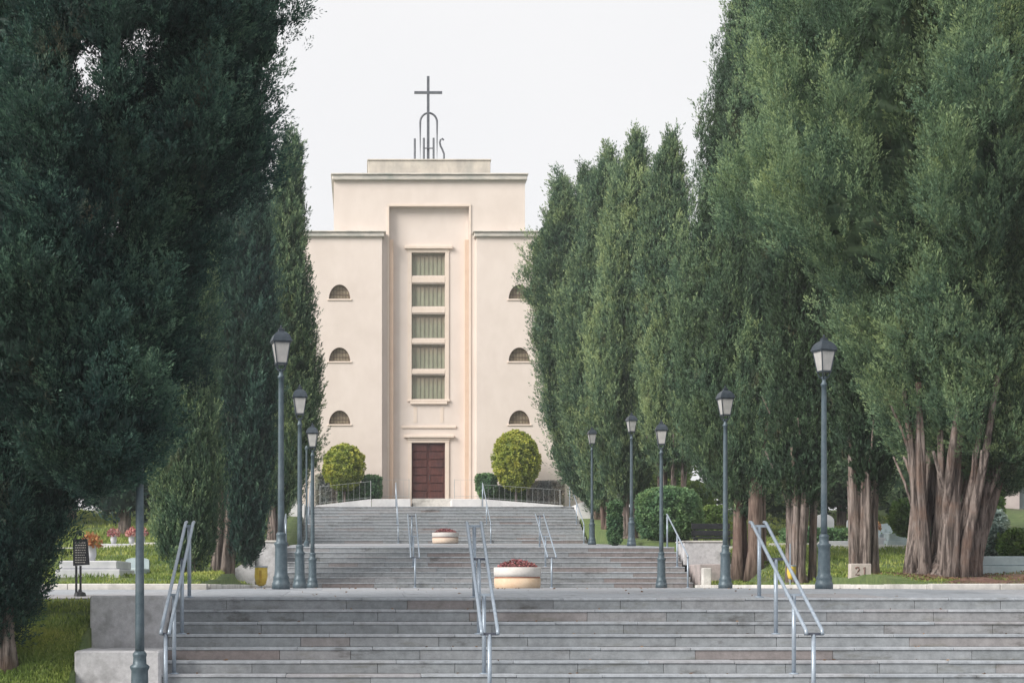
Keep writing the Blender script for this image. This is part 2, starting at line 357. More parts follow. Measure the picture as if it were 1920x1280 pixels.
def paved(name, x0, x1, y0, y1, hf, step=1.6, seed=3):
    mb = MB(); r = random.Random(seed); y = y0; k = 0
    while y < y1-0.01:
        ye = min(y+step, y1); x = x0-(r.random()*0.8 if k % 2 else 0)
        while x < x1-0.01:
            xe = min(x+r.uniform(1.2, 2.0), x1); xs = max(x, x0)
            mb.tint = min(1, max(0, r.gauss(0.5, 0.25)))
            za, zb = float(hf(y)), float(hf(ye))
            vs = [(xs+.003, y+.003, za-.03), (xe-.003, y+.003, za-.03), (xe-.003, ye-.003, zb-.03), (xs+.003, ye-.003, zb-.03),
                  (xs+.003, y+.003, za), (xe-.003, y+.003, za), (xe-.003, ye-.003, zb), (xs+.003, ye-.003, zb)]
            mb._add(vs, [(4, 5, 6, 7), (0, 1, 5, 4), (1, 2, 6, 5), (2, 3, 7, 6), (3, 0, 4, 7)])
            x = xe
        y = ye; k += 1
    mb.mi = 1
    ys = [y0, 26.3, y1] if y0 < 26.3 < y1 else [y0, y1]
    for a, b in zip(ys[:-1], ys[1:]):
        za, zb = float(hf(a))-0.012, float(hf(b))-0.012
        mb._add([(x0, a, za-.5), (x1, a, za-.5), (x1, b, zb-.5), (x0, b, zb-.5), (x0, a, za), (x1, a, za), (x1, b, zb), (x0, b, zb)],
                [(4, 5, 6, 7), (0, 1, 5, 4), (1, 2, 6, 5), (2, 3, 7, 6), (3, 0, 4, 7)])
    structure(mb.build(name, ['pave', 'mortar']))
paved('pavement', SX0, SX1, 22.28, 46.19, land1)
def land1b(y): return land1(y)-0.008
paved('path', -30, SX0-0.01, 22.05, 26.9, land1b, seed=5)
paved('path', SX1+0.01, 40, 22.05, 26.9, land1b, seed=6)
paved('pavement', SX0, SX1, 49.28, 67.99, land2, 3.0, seed=8)
paved('pavement', SX0-2.0, SX1+3, 72.68, 83.2, lambda y: E+3.5, 3.0, seed=9)
mb = MB(); mb.box(-40, 40, -12, 17.8, -0.06, 0.006); mb.box(SX0-1.0, SX1+1.0, 17.8, ytop1-(n1-1)*RUN1+0.02, -0.06, 0.006)
structure(mb.build('plaza', 'asphalt'))

# kerbs round the first landing
def kerb_run(label, pts, w=0.22, h=0.07):
    mb = MB()
    (xa, ya), (xb, yb) = pts
    L = math.hypot(xb-xa, yb-ya); n = max(1, int(L/1.1)); r = random.Random(int(L*10))
    for i in range(n):
        t0, t1 = i/n, (i+1)/n
        p, q = (xa+(xb-xa)*t0, ya+(yb-ya)*t0), (xa+(xb-xa)*t1, ya+(yb-ya)*t1)
        dz = r.uniform(-.005, .005)
        if abs(xb-xa) > abs(yb-ya):
            z = float(land1(ya)); mb.box(min(p[0], q[0])+.004, max(p[0], q[0])-.004, ya, ya+w, z-.4, z+h+dz, 0.012)
        else:
            z = float(land1((p[1]+q[1])/2)); mb.box(xa, xa+w, min(p[1], q[1])+.004, max(p[1], q[1])-.004, z-.4, z+h+dz, 0.012)
    return tag(mb.build('kerb', 'kerb'), label, 'kerb', 'white kerbs bordering the landing')
kerb_run('white stone kerb along the red soil under the multi-stemmed tree', ((SX1+0.03, 26.95), (40, 26.95)), h=0.09)
kerb_run('white stone kerb in front of the left lawn with the graves', ((-30, 26.95), (SX0-0.05, 26.95)), h=0.09)
kerb_run('white kerb running back past the right-hand lamp posts', ((SX1+0.02, 27.2), (SX1+0.02, 46.1)), h=0.08)
kerb_run('white kerb running back past the left-hand lamp posts', ((SX0-0.24, 27.2), (SX0-0.24, 46.1)), h=0.08)

# red soil patch
def soil():
    xs = np.linspace(8.2+1.4, 26, 50); ys = np.linspace(27.18, 33.5, 22)
    X, Y = np.meshgrid(xs, ys)
    Z = ground_h(X, Y)+0.03+0.02*np.sin(X*3+Y*5)+0.015*np.sin(X*7.3)
    edge = 31.8+0.8*np.sin(X*0.9)+0.5*np.sin(X*2.3)
    Z = Z-0.25*np.clip((Y-edge)/1.2, 0, 1)-0.2*np.clip((10.2-X)/0.6, 0, 1)
    nx, ny = 50, 22; V = np.stack([X, Y, Z], -1).reshape(-1, 3)
    i = np.arange(nx-1)[None, :]+np.arange(ny-1)[:, None]*nx
    Fq = np.stack([i, i+1, i+1+nx, i+nx], -1).reshape(-1, 4)
    structure(quads_mesh('bare_soil', np.zeros((0, 4, 3)), np.zeros(0), 'soil', extra=(V, Fq, np.full(len(Fq), 0.5))))
soil()

# cheek blocks beside the flights
def block(label, x0, x1, y0, y1, z0, z1, mat='concrete', cap=None, group='concrete blocks flanking the steps'):
    mb = MB(); mb.box(x0, x1, y0, y1, z0, z1, 0.02)
    if cap: mb.mi = 1; mb.box(x0-0.03, x1+0.03, y0-0.03, y1+0.02, z1+0.001, z1+cap, 0.012)
    return tag(mb.build('concrete_block', [mat, 'kerb']), label, 'wall block', group)
block('upper grey concrete block left of the lower steps', PX(187, 22), PX(322, 22), 21.2, 22.03, E-1.6, E-0.125)
block('lower grey concrete block left of the lower steps behind the nearest lamp post', PX(155, 20.6), PX(312, 20.6)-0.01, 20.0, 21.15, 0-0.05, E-0.79)
block('grey concrete block right of the lower steps beyond the picture edge', SX1+0.05, SX1+0.98, 21.2, 22.03, E-1.6, E-0.125)
block('upper pale block with white cap right of the middle steps', SX1+0.12, SX1+1.3, 48.2, 49.3, E+0.60, E+1.28, 'concrete', 0.05)
block('lower pinkish block right of the middle steps', SX1+0.24, SX1+1.25, 46.5, 48.1, E-0.1, E+0.62, 'pink_concrete')
block('pale block with white cap left of the middle steps behind the lamp post', SX0-0.60, SX0-0.02, 47.6, 49.3, E-0.1, E+1.26, 'concrete', 0.06)
mb = MB(); mb.prism([(SX0-1.28, E-0.1), (SX0-0.62, E-0.1), (SX0-0.62, E+1.0), (SX0-0.78, E+0.92), (SX0-0.86, E+0.72), (SX0-1.2, E+0.50), (SX0-1.28, E+0.3)], 47.5, 48.6)
tag(mb.build('garden_wall', 'concrete'), 'stepped grey rubble wall left of the capped block beside the middle steps', 'wall')
# low white bollard block at the foot of the rail
mb = MB(); mb.box(9.36, 9.6, 45.2, 45.45, E-0.06, E+0.5, 0.02)
tag(mb.build('stone_post', 'kerb'), 'short pale stone post at the foot of the right middle steps', 'post')

# white side walls of the upper flight
def cheek(label, x0, x1, k):
    mb = MB(); z = E
    a, b = (x0, x1) if k > 0 else (x1, x0)
    mb.prism([(a, z+1.3), (b, z+1.3), (b, z+3.05), (a+(b-a)*0.86, z+3.52), (a+(b-a)*0.45, z+3.72), (a, z+3.55)][::(1 if k > 0 else -1)], 71.2, 74.5)
    return tag(mb.build('side_wall', 'wall_white'), label, 'wall', 'white side walls of the upper steps')
cheek('white rendered side wall right of the upper church steps', SX1+0.03, SX1+0.95, 1)
cheek('white rendered side wall left of the upper church steps behind the lamp posts', SX0-0.85, SX0-0.03, -1)
mb = MB(); mb.box(SX0-1.75, SX0-1.15, 71.4, 74.5, E+1.3, E+3.35, 0.03)
tag(mb.build('gate_pillar', 'wall_white'), 'pale square pillar seen left of the nearest left lamp post', 'pillar')

# ---------------------------------------------------------------- church
D = 83.24
def cx(px): return PX(px, D)
def cz(py): return PZ(py, D)
S = D/F
church = empty('church', (cx(804), D, E+3.5), 'tall cream rendered church with stepped tower and dark red door', 'church')
cinv = Matrix.Translation((-cx(804), -D, -(E+3.5)))
def cpart(mb, name, mats, parent=None, smooth=False):
    o = mb.build(name, mats, None, smooth); o.data.transform(cinv)
    o.parent = church if parent is None else parent
    return o
ZB = E+3.3
W = cx
def wall_with_holes(mb, x0, x1, y, z0, z1, holes, depth):
    """front skin at y with rectangular/arched holes; holes: (xa,xb,za,zb,arched); returns nothing"""
    xs = sorted(set([x0, x1]+[h[0] for h in holes]+[h[1] for h in holes]))
    for a, b in zip(xs[:-1], xs[1:]):
        cuts = sorted([h for h in holes if h[0] <= a+1e-6 and h[1] >= b-1e-6], key=lambda h: h[2])
        z = z0
        for h in cuts:
            if h[2] > z+1e-6: mb._add([(a, y, z), (b, y, z), (b, y, h[2]), (a, y, h[2])], [(0, 1, 2, 3)])
            z = h[3]
        if z1 > z+1e-6: mb._add([(a, y, z), (b, y, z), (b, y, z1), (a, y, z1)], [(0, 1, 2, 3)])
    for xa, xb, za, zb, arch in holes:
        if not arch:
            mb._add([(xa, y, za), (xb, y, za), (xb, y, zb), (xa, y, zb), (xa, y+depth, za), (xb, y+depth, za), (xb, y+depth, zb), (xa, y+depth, zb)],
                    [(0, 4, 5, 1), (1, 5, 6, 2), (2, 6, 7, 3), (3, 7, 4, 0)])
        else:
            c = (xa+xb)/2; rx = (xb-xa)/2; rz = zb-za; n = 16
            arc = [(c-rx*math.cos(math.pi*i/n), za+rz*math.sin(math.pi*i/n)) for i in range(n+1)]
            for i in range(n):
                p, q = arc[i], arc[i+1]
                mb._add([(p[0], y, p[1]), (q[0], y, q[1]), (q[0], y, zb), (p[0], y, zb)], [(0, 1, 2, 3)])
                mb._add([(p[0], y, p[1]), (q[0], y, q[1]), (q[0], y+depth, q[1]), (p[0], y+depth, p[1])], [(0, 1, 2, 3)])
            mb._add([(xa, y, za), (xb, y, za), (xb, y+depth, za), (xa, y+depth, za)], [(0, 1, 2, 3)])
# wings
LZ = [(564, 537), (680, 654), (797, 771)]
def wing(x0, x1, lun_cx):
    yw = D-0.55
    hw = 20*S
    hol = [(lun_cx-hw, lun_cx+hw, cz(a), cz(b), True) for a, b in LZ]
    mb = MB(); wall_with_holes(mb, x0, x1, yw, ZB, cz(449), hol, 0.28)
    zt = cz(449)
    mb._add([(x0, yw, ZB), (x0, yw+14, ZB), (x0, yw+14, zt), (x0, yw, zt)], [(0, 3, 2, 1)])
    mb._add([(x1, yw, ZB), (x1, yw+14, ZB), (x1, yw+14, zt), (x1, yw, zt)], [(0, 1, 2, 3)])
    mb._add([(x0, yw+14, ZB), (x1, yw+14, ZB), (x1, yw+14, zt), (x0, yw+14, zt)], [(0, 3, 2, 1)])
    mb._add([(x0, yw, zt), (x1, yw, zt), (x1, yw+14, zt), (x0, yw+14, zt)], [(0, 1, 2, 3)])
    wo_ = cpart(mb, 'side_wing', 'facade')
    m2 = MB(); m2.box(x0-0.12, x1+0.12, yw-0.16, yw+14.1, zt+0.002, cz(441), 0.03); m2.box(x0-0.20, x1+0.20, yw-0.24, yw+14.2, cz(441)+0.002, cz(438.5), 0.02)
    cpart(m2, 'cornice', 'cornice', wo_)
    for a, b in LZ:
        za, zb = cz(a), cz(b); n = 16; rx = hw
        pane = MB(); pane.prism([(lun_cx-rx*math.cos(math.pi*i/n), za+(zb-za)*math.sin(math.pi*i/n)) for i in range(n+1)], yw+0.20, yw+0.26)
        wv = cpart(pane, 'lunette_window', 'glass_lun', wo_)
        g = MB()
        for j in range(-3, 4):
            x = lun_cx+j*rx/3.6; hgt = (zb-za)*math.sqrt(max(0, 1-(j/3.6)**2))
            g.box(x-0.012, x+0.012, yw+0.17, yw+0.195, za, za+hgt)
        for f in (0.33, 0.66):
            hx = rx*math.sqrt(1-f*f); g.box(lun_cx-hx, lun_cx+hx, yw+0.165, yw+0.19, za+(zb-za)*f-0.012, za+(zb-za)*f+0.012)
        pr = [(lun_cx-rx*math.cos(math.pi*i/n), yw+0.17, za+(zb-za)*math.sin(math.pi*i/n)) for i in range(n+1)]
        g.tube(pr, 0.03, 6); g.box(lun_cx-rx, lun_cx+rx, yw+0.14, yw+0.20, za, za+0.05)
        cpart(g, 'window_grille', 'lun_frame', wo_)
        sl = MB(); sl.box(lun_cx-rx-0.08, lun_cx+rx+0.08, yw-0.05, yw+0.2, za-0.08, za-0.001, 0.01)
        cpart(sl, 'sill', 'facade_trim', wo_)
M['glass_lun'] = mat_noise('brown_lunette_glass', (0.20, 0.165, 0.115), (0.34, 0.29, 0.20), 4.5, 0.4, bs=0)
M['lun_frame'] = mat_noise('brown_window_frame', (0.12, 0.09, 0.07), (0.17, 0.13, 0.10), 6, 0.6, bs=0)
wing(cx(500), cx(716), cx(637)); wing(cx(892), cx(1108), cx(972))
# tower: body set back behind the wings, with the tall niche
yt = D-0.10; NX0, NX1, NZ = cx(730), cx(879), cz(388)
mb = MB()
wall_with_holes(mb, cx(626), cx(984), yt, ZB, cz(340), [(NX0, NX1, ZB, NZ, False)], 0.45)
x0, x1, zt = cx(626), cx(984), cz(340)
mb._add([(x0, yt, ZB), (x0, yt+10, ZB), (x0, yt+10, zt), (x0, yt, zt)], [(0, 3, 2, 1)])
mb._add([(x1, yt, ZB), (x1, yt+10, ZB), (x1, yt+10, zt), (x1, yt, zt)], [(0, 1, 2, 3)])
mb._add([(x0, yt+10, ZB), (x1, yt+10, ZB), (x1, yt+10, zt), (x0, yt+10, zt)], [(0, 3, 2, 1)])
tower = cpart(mb, 'tower_wall', 'facade')
mb = MB(); mb.box(cx(730)-0.10, cx(730)-0.012, yt-0.05, yt-0.002, ZB, NZ+0.1); mb.box(cx(879)+0.012, cx(879)+0.10, yt-0.05, yt-0.002, ZB, NZ+0.1)
mb.box(cx(730)-0.10, cx(879)+0.10, yt-0.055, yt-0.003, NZ+0.005, NZ+0.10)
cpart(mb, 'niche_frame', 'facade_trim')
# niche jamb strip (peach)
mb = MB(); mb.box(NX0+0.004, NX0+0.2, yt+0.02, yt+0.42, ZB, cz(450)); mb.box(NX1-0.2, NX1-0.004, yt+0.02, yt+0.42, ZB, cz(450))
cpart(mb, 'niche_jamb', 'reveal')
mb = MB(); mb.box(cx(622.5), cx(987.5), yt-0.22, yt+10.2, cz(339.8), cz(331), 0.03); mb.box(cx(620.5), cx(989.5), yt-0.30, yt+10.3, cz(330.9), cz(328), 0.02)
cpart(mb, 'tower_cornice', 'cornice')
mb = MB(); mb.box(cx(690), cx(920), yt+0.25, yt+5, cz(327.9), cz(300), 0.02); mb.box(cx(688.5), cx(921.5), yt+0.2, yt+5.1, cz(299.9), cz(297), 0.02)
cpart(mb, 'parapet', 'parapet')
# central panel inside niche
yp = yt+0.34
WX0, WX1 = cx(772), cx(835)
WINS = [(515, 472), (573, 530), (632.5, 587), (690, 644), (747, 701)]
mb = MB(); hol = [(WX0, WX1, cz(a), cz(b), False) for a, b in WINS]+[(WX0, WX1, cz(936), cz(829), False)]
wall_with_holes(mb, NX0+0.2, NX1-0.2, yp, ZB, NZ-0.002, hol, 0.22)
mb.box(NX0+0.01, NX0+0.198, yp+0.002, yp+0.05, cz(450)+0.002, NZ-0.002); mb.box(NX1-0.198, NX1-0.01, yp+0.002, yp+0.05, cz(450)+0.002, NZ-0.002)
cpart(mb, 'central_wall', 'facade')
mb = MB()
for xa, xb in ((cx(765), WX0-0.002), (WX1+0.002, cx(842))): mb.box(xa, xb, yp-0.05, yp-0.002, cz(749), cz(466))
mb.box(cx(764), cx(843), yp-0.055, yp-0.003, cz(471.5), cz(466)+0.02)
for (a, b), (a2, b2) in zip(WINS[:-1], WINS[1:]): mb.box(WX0+0.01, WX1-0.01, yp-0.04, yp-0.002, cz(b2)+0.05, cz(a)-0.05, 0.01)
cpart(mb, 'window_surround', 'facade_trim')
def ledge(name, xa, xb, ya, yb, dep, bev=0.02):
    mb = MB(); mb.box(cx(xa), cx(xb), yp-dep, yp-0.001, cz(yb), cz(ya), bev); return cpart(mb, name, 'facade_trim')
ledge('lintel', 759, 849, 459.5, 465.5, 0.17)
ledge('sill', 764, 844, 748, 752, 0.12); ledge('sill', 769, 839, 752.1, 757, 0.14)
ledge('apron_panel', 776, 782, 762, 791, 0.015, 0.0); ledge('apron_panel', 826, 832, 762, 791, 0.015, 0.0)
ledge('ledge', 753, 856, 797, 802, 0.07); ledge('door_lintel', 757, 852, 815, 820, 0.20)
ledge('door_lintel', 764, 844, 820.1, 824, 0.11)
mb = MB()
for xa, xb in ((cx(765.5), WX0-0.002), (WX1+0.002, cx(842))): mb.box(xa, xb, yp-0.07, yp-0.002, ZB, cz(829))
mb.box(cx(765), cx(842.5), yp-0.075, yp-0.003, cz(828.5), cz(824.2)); cpart(mb, 'door_surround', 'facade_trim')
def mat_curtain():
    m, t, b = nodes('curtained_window')
    tc = t.nodes.new('ShaderNodeTexCoord'); sp = t.nodes.new('ShaderNodeSeparateXYZ'); t.links.new(tc.outputs['Generated'], sp.inputs[0])
    c = ramp(t, sp.outputs['Z'], [(0.0, (0.30, 0.32, 0.235)), (0.55, (0.30, 0.305, 0.22)), (0.75, (0.30, 0.265, 0.195)), (1.0, (0.28, 0.215, 0.165))])
    g = noise(t, 1.3, 4, 0.6, stretch=(2.2, 1, 0.8))
    c = mixc(t, c, ramp(t, g, [(0.35, (0.8, 0.8, 0.8)), (0.65, (1.1, 1.1, 1.1))]), 0.9, 'MULTIPLY')
    t.links.new(c, b.inputs['Base Color']); b.inputs['Roughness'].default_value = 0.25; b.inputs['Specular IOR Level'].default_value = 0.5
    return m
M['curtain'] = mat_curtain()
M['win_frame'] = mat_noise('grey_brown_frame', (0.24, 0.225, 0.18), (0.31, 0.29, 0.235), 6, 0.6, bs=0)
for a, b in WINS:
    za, zb = cz(a), cz(b)
    f = MB(); t_ = 0.05
    f.box(WX0, WX0+t_, yp+0.13, yp+0.2, za, zb); f.box(WX1-t_, WX1, yp+0.13, yp+0.2, za, zb)
    f.box(WX0+t_, WX1-t_, yp+0.13, yp+0.2, za, za+t_); f.box(WX0+t_, WX1-t_, yp+0.12, yp+0.2, zb-0.09, zb)
    for j in range(1, 8):
        x = WX0+(WX1-WX0)*j/8; f.box(x-0.012, x+0.012, yp+0.15, yp+0.185, za+t_, zb-0.09)
    fo = cpart(f, 'window', 'win_frame')
    p = MB(); p.box(WX0+0.01, WX1-0.01, yp+0.19, yp+0.215, za+0.01, zb-0.01); cpart(p, 'pane', 'curtain', fo)
# door: two leaves with raised panels
dz0, dz1 = cz(936)+0.005, cz(829)
for k, (xa, xb) in enumerate(((WX0, (WX0+WX1)/2-0.006), ((WX0+WX1)/2+0.006, WX1))):
    d = MB(); d.box(xa, xb, yp+0.14, yp+0.2, dz0, dz1)
    n = 7
    for j in range(n):
        za = dz0+0.06+(dz1-dz0-0.08)*j/n; zb = za+(dz1-dz0-0.08)/n-0.06
        d.box(xa+0.07, xb-0.07, yp+0.105, yp+0.139, za, zb, 0.02)
    dd = cpart(d, 'door_leaf', 'door')
hd = MB(); hd.tube([((WX0+WX1)/2+0.06, yp+0.08, dz0+1.0), ((WX0+WX1)/2+0.06, yp+0.08, dz0+1.25)], 0.015, 6); cpart(hd, 'handle', 'iron', dd)
# main roofs
mb = MB(); mb.box(cx(630), cx(980), yt+0.3, yt+9.8, cz(341), cz(336)); cpart(mb, 'roof', 'cornice')

# cross with IHS monogram
cross = empty('monogram_cross', (cx(804), yt+1.2, cz(297)), 'dark iron cross with arch and the letters IHS on the church parapet', 'cross')
yc = yt+1.2; xinv = Matrix.Translation((-cx(804), -yc, -cz(297)))
def xpart(mb, name):
    o = mb.build(name, 'cross_iron', cross); o.data.transform(xinv)
M['cross_iron'] = mat_noise('weathered_grey_iron', (0.085, 0.095, 0.11), (0.14, 0.15, 0.17), 6, 0.5, metal=0.2)
mb = MB(); mb.box(cx(802), cx(807), yc-0.06, yc+0.06, cz(297), cz(131)); mb.box(cx(778), cx(801.9), yc-0.05, yc+0.05, cz(164), cz(159.5)); mb.box(cx(807.1), cx(831), yc-0.05, yc+0.05, cz(164), cz(159.5))
xpart(mb, 'cross')
mb = MB(); a0, a1, zt0 = cx(789.5), cx(821.5), cz(217); c0 = (a0+a1)/2; rr = (a1-a0)/2
pts = [(a0, yc+0.1, cz(297))]+[(c0-rr*math.cos(math.pi*i/14), yc+0.1, zt0+rr*1.1*math.sin(math.pi*i/14)) for i in range(15)]+[(a1, yc+0.1, cz(297))]
mb.tube(pts, 0.052, 8); xpart(mb, 'arch')
mb = MB(); mb.tube([(cx(779), yc, cz(297)), (cx(779), yc, cz(249))], 0.052, 8); xpart(mb, 'letter_i')
mb = MB(); mb.tube([(cx(796), yc-0.12, cz(297)), (cx(796), yc-0.12, cz(249))], 0.052, 8); mb.tube([(cx(814.5), yc-0.12, cz(297)), (cx(814.5), yc-0.12, cz(249))], 0.052, 8)
mb.tube([(cx(796), yc-0.12, cz(268.5)), (cx(814.5), yc-0.12, cz(268.5))], 0.03, 8); xpart(mb, 'letter_h')
sp = [(834, 252), (831, 249), (828, 251), (826.5, 256), (828, 263), (831.5, 270), (834.5, 278), (834.5, 286), (832, 292), (828, 295), (824.5, 294)]
mb = MB(); mb.tube([(cx(a), yc, cz(b)) for a, b in sp], 0.048, 8); xpart(mb, 'letter_s')

# platform before the door, with steps and low sloping walls
mb = MB()
for k in range(4):
    mb.box(cx(772), cx(845), 80.6+k*0.45, yp+0.2, E+3.5, E+3.5+0.215*(k+1), 0.012)
pf = mb
tag(pf.build('door_steps', 'kerb'), 'pale stone steps in front of the dark red church door', 'steps')
for (a, b), lb in (((697, 770), 'white platform block left of the church door steps'), ((847, 903), 'white platform block right of the church door steps')):
    mb = MB(); d_ = 80.3; mb.box(PX(a, d_), PX(b, d_)-0.0, d_, 82.6, E+3.4, PZ(935, d_), 0.02)
    tag(mb.build('platform_block', 'wall_white'), lb, 'platform', 'white platform blocks by the church door')
for (a, b, ha, hb), lb in (((592, 696, 947, 935), 'low sloping white wall under the left topiary ball'), ((904, 1056, 935, 947), 'low sloping white wall under the right topiary tree')):
    d_ = 79.6; mb = MB(); mb.prism([(PX(a, d_), E+3.4), (PX(b, d_), E+3.4), (PX(b, d_), PZ(hb, d_)), (PX(a, d_), PZ(ha, d_))], d_, d_+0.3)
    tag(mb.build('low_wall', 'wall_white'), lb, 'wall', 'low white terrace walls')

# iron railings on the terrace
def railing(label, a, b, d_, ybot, ytop, ybot2=None):
    ybot2 = ybot2 or ybot
    x0, x1 = PX(a, d_), PX(b, d_); z0, z1 = PZ(ybot, d_), PZ(ytop, d_); z0b = PZ(ybot2, d_)
    root = empty('iron_railing', ((x0+x1)/2, d_, z0), label, 'railing', 'thin iron railings on the terrace')
    inv = Matrix.Translation((-(x0+x1)/2, -d_, -z0))
    m = MB(); n = max(2, int((x1-x0)/0.26))
    for i in range(n+1):
        x = x0+(x1-x0)*i/n; zz = z0+(z0b-z0)*i/n; m.tube([(x, d_, zz), (x, d_, zz+(z1-z0)-0.05)], 0.005, 5)
    m.build('bars', 'fence_iron', root).data.transform(inv)
    for f, nm in ((1.0, 'top_rail'), (0.12, 'bottom_rail')):
        m = MB(); m.tube([(x0, d_, z0+(z1-z0)*f), (x1, d_, z0b+(z1-z0)*f)], 0.008, 6); m.build(nm, 'fence_iron', root).data.transform(inv)
    for x, zz in ((x0, z0), (x1, z0b)):
        m = MB(); m.box(x-0.014, x+0.014, d_-0.014, d_+0.014, zz, zz+(z1-z0)+0.03); m.build('post', 'fence_iron', root).data.transform(inv)
railing('thin grey iron railing left of the church door', 716, 767, 81.0, 934, 899)
railing('thin grey iron railing right of the church door', 852, 899, 81.0, 934, 899)
railing('long thin iron railing in front of the left hedge', 600, 695, 79.3, 946, 912, 936)
railing('long thin iron railing in front of the right hedge', 905, 1050, 79.3, 936, 908, 946)

# ---------------------------------------------------------------- foliage engine
def hash3(i, j, k, seed):
    n = (i*374761393+j*668265263+k*2147483647+seed*974634777) & 0xffffffff
    n = ((n ^ (n >> 13))*1274126177) & 0xffffffff
    return ((n ^ (n >> 16)) & 0xffff)/65535.0
def vnoise(p, seed=0):
    f = np.floor(p).astype(np.int64); u = p-f; u = u*u*(3-2*u); r = 0
    for a in (0, 1):
        for b in (0, 1):
            for c in (0, 1):
                wgt = (u[:, 0] if a else 1-u[:, 0])*(u[:, 1] if b else 1-u[:, 1])*(u[:, 2] if c else 1-u[:, 2])
                r = r+wgt*hash3(f[:, 0]+a, f[:, 1]+b, f[:, 2]+c, seed)
    return r*2-1
def unit(v): return v/np.maximum(np.linalg.norm(v, axis=-1, keepdims=True), 1e-9)
def leaves(pos, dirs, ln, wd, rg):
    N = len(pos); rv = unit(rg.normal(size=(N, 3))); sd = unit(np.cross(dirs, rv))
    ln = ln[:, None]; wd = wd[:, None]
    V = np.stack([pos-dirs*ln*0.5, pos+sd*wd*0.5+dirs*ln*0.08, pos+dirs*ln*0.5, pos-sd*wd*0.5+dirs*ln*0.08], 1)
    return V
def crown(name, rows, mat, parent, origin, n_plume=1500, per=40, L=(0.5, 1.0), PR=0.16, leaf=(0.13, 0.055), tilt=0.3,
          amp=0.2, nsc=(1.0, 0.35), hull=0.84, seed=1, zcut=None, tbias=0.5, holes=(), droop=0.0, spread=0.55):
    """rows: list of (z, cx, cy, r) from bottom to top"""
    rg = np.random.default_rng(seed); rows = sorted(rows); A = np.array(rows, float); z = A[:, 0]
    def prof(zz): return np.interp(zz, z, A[:, 1]), np.interp(zz, z, A[:, 2]), np.interp(zz, z, A[:, 3])
    def rad(zz, th):
        x_, y_, r_ = prof(zz)
        p = np.stack([(x_+r_*np.cos(th))*nsc[0], (y_+r_*np.sin(th))*nsc[0], zz*nsc[1]], -1)
        n = np.minimum(1, 2.0*np.abs(vnoise(p, seed)))*0.7+0.3*np.minimum(1, 2*np.abs(vnoise(p*2.3, seed+5)))
        return r_*(1-amp+amp*1.35*n)
    # sample plume seats by area
    zz = np.linspace(z[0], z[-1], 400); _, _, rr = prof(zz); sl = np.abs(np.gradient(rr, zz))
    wgt = (rr+0.12)*np.sqrt(1+np.minimum(sl, 4)**2)
    if zcut is not None: wgt = np.where(zz > zcut, wgt*0.35, wgt)
    cdf = np.cumsum(wgt); cdf /= cdf[-1]
    pz = np.interp(rg.random(n_plume), cdf, zz); th = rg.random(n_plume)*2*np.pi
    r_s = rad(pz, th)*(1-0.22*rg.random(n_plume)**1.6)
    x_, y_, r0 = prof(pz)
    Ls = rg.uniform(L[0], L[1], n_plume)*(0.75+0.25*np.minimum(1, r0/max(0.3, r0.mean())))
    out = np.stack([np.cos(th), np.sin(th), np.zeros(n_plume)], -1)
    slope = np.interp(pz, zz, np.gradient(rr, zz))
    base = np.stack([x_+r_s*np.cos(th), y_+r_s*np.sin(th), pz], -1)
    d = unit(np.stack([np.zeros(n_plume), np.zeros(n_plume), np.ones(n_plume)*(1-droop)], -1)+out*(tilt+0.35*np.clip(slope, -1.0, 1.2))[:, None]+rg.normal(size=(n_plume, 3))*0.16)
    base = base-d*(Ls*0.5)[:, None]
    if len(holes):
        keep = np.ones(n_plume, bool)
        mid = base+d*(Ls*0.5)[:, None]
        for hx0, hx1, hz0, hz1, p_ in holes:      # thin spots, given as x and z ranges
            inside = (mid[:, 0] > hx0) & (mid[:, 0] < hx1) & (mid[:, 2] > hz0) & (mid[:, 2] < hz1)
            keep &= ~(inside & (rg.random(n_plume) < p_))
        base, d, Ls, out = base[keep], d[keep], Ls[keep], out[keep]
    n = len(base)
    ptint = np.clip(rg.normal(tbias, 0.17, n), 0, 1)
    pn = vnoise(base*np.array([0.8, 0.8, 0.4]), seed+9)*0.35
    ptint = np.clip(ptint+pn, 0, 1)
    PRs = PR*rg.uniform(0.65, 1.35, n)*(Ls/np.mean(Ls))**0.5
    idx = np.repeat(np.arange(n), per); K = len(idx)
    u = rg.random(K)**0.85; ph = rg.random(K)*2*np.pi
    a1 = unit(np.cross(d, unit(rg.normal(size=(n, 3))))); a2 = np.cross(d, a1)
    rp = PRs[idx]*np.sin(np.pi*np.clip(u, 0, 1)**0.75)**0.8*np.sqrt(rg.uniform(0.25, 1, K))
    side_ = a1[idx]*np.cos(ph)[:, None]+a2[idx]*np.sin(ph)[:, None]
    pos = base[idx]+d[idx]*(Ls[idx]*u)[:, None]+side_*rp[:, None]
    ld_ = unit(d[idx]*0.8+side_*spread+rg.normal(size=(K, 3))*0.28)
    ln = leaf[0]*rg.uniform(0.6, 1.35, K)*(1.1-0.4*u); wd = leaf[1]*rg.uniform(0.6, 1.3, K)
    V = leaves(pos, ld_, ln, wd, rg); T = np.clip(ptint[idx]+rg.normal(0, 0.10, K)+0.45*(u-0.5), 0, 1)
    ex = None
    if hull:
        nz, na = 46, 40
        hz = np.linspace(z[0]+0.08, z[-1]-0.05, nz); ha = np.arange(na)*2*np.pi/na
        HZ, HA = np.meshgrid(hz, ha, indexing='ij'); x_, y_, _ = prof(HZ.ravel())
        hr = rad(HZ.ravel(), HA.ravel())*hull*rg.uniform(0.88, 1.07, HZ.size)
        hr = np.maximum(hr-0.03, 0.01)
        HV = np.stack([x_+hr*np.cos(HA.ravel()), y_+hr*np.sin(HA.ravel()), HZ.ravel()], -1)
        i, j = np.meshgrid(np.arange(nz-1), np.arange(na), indexing='ij')
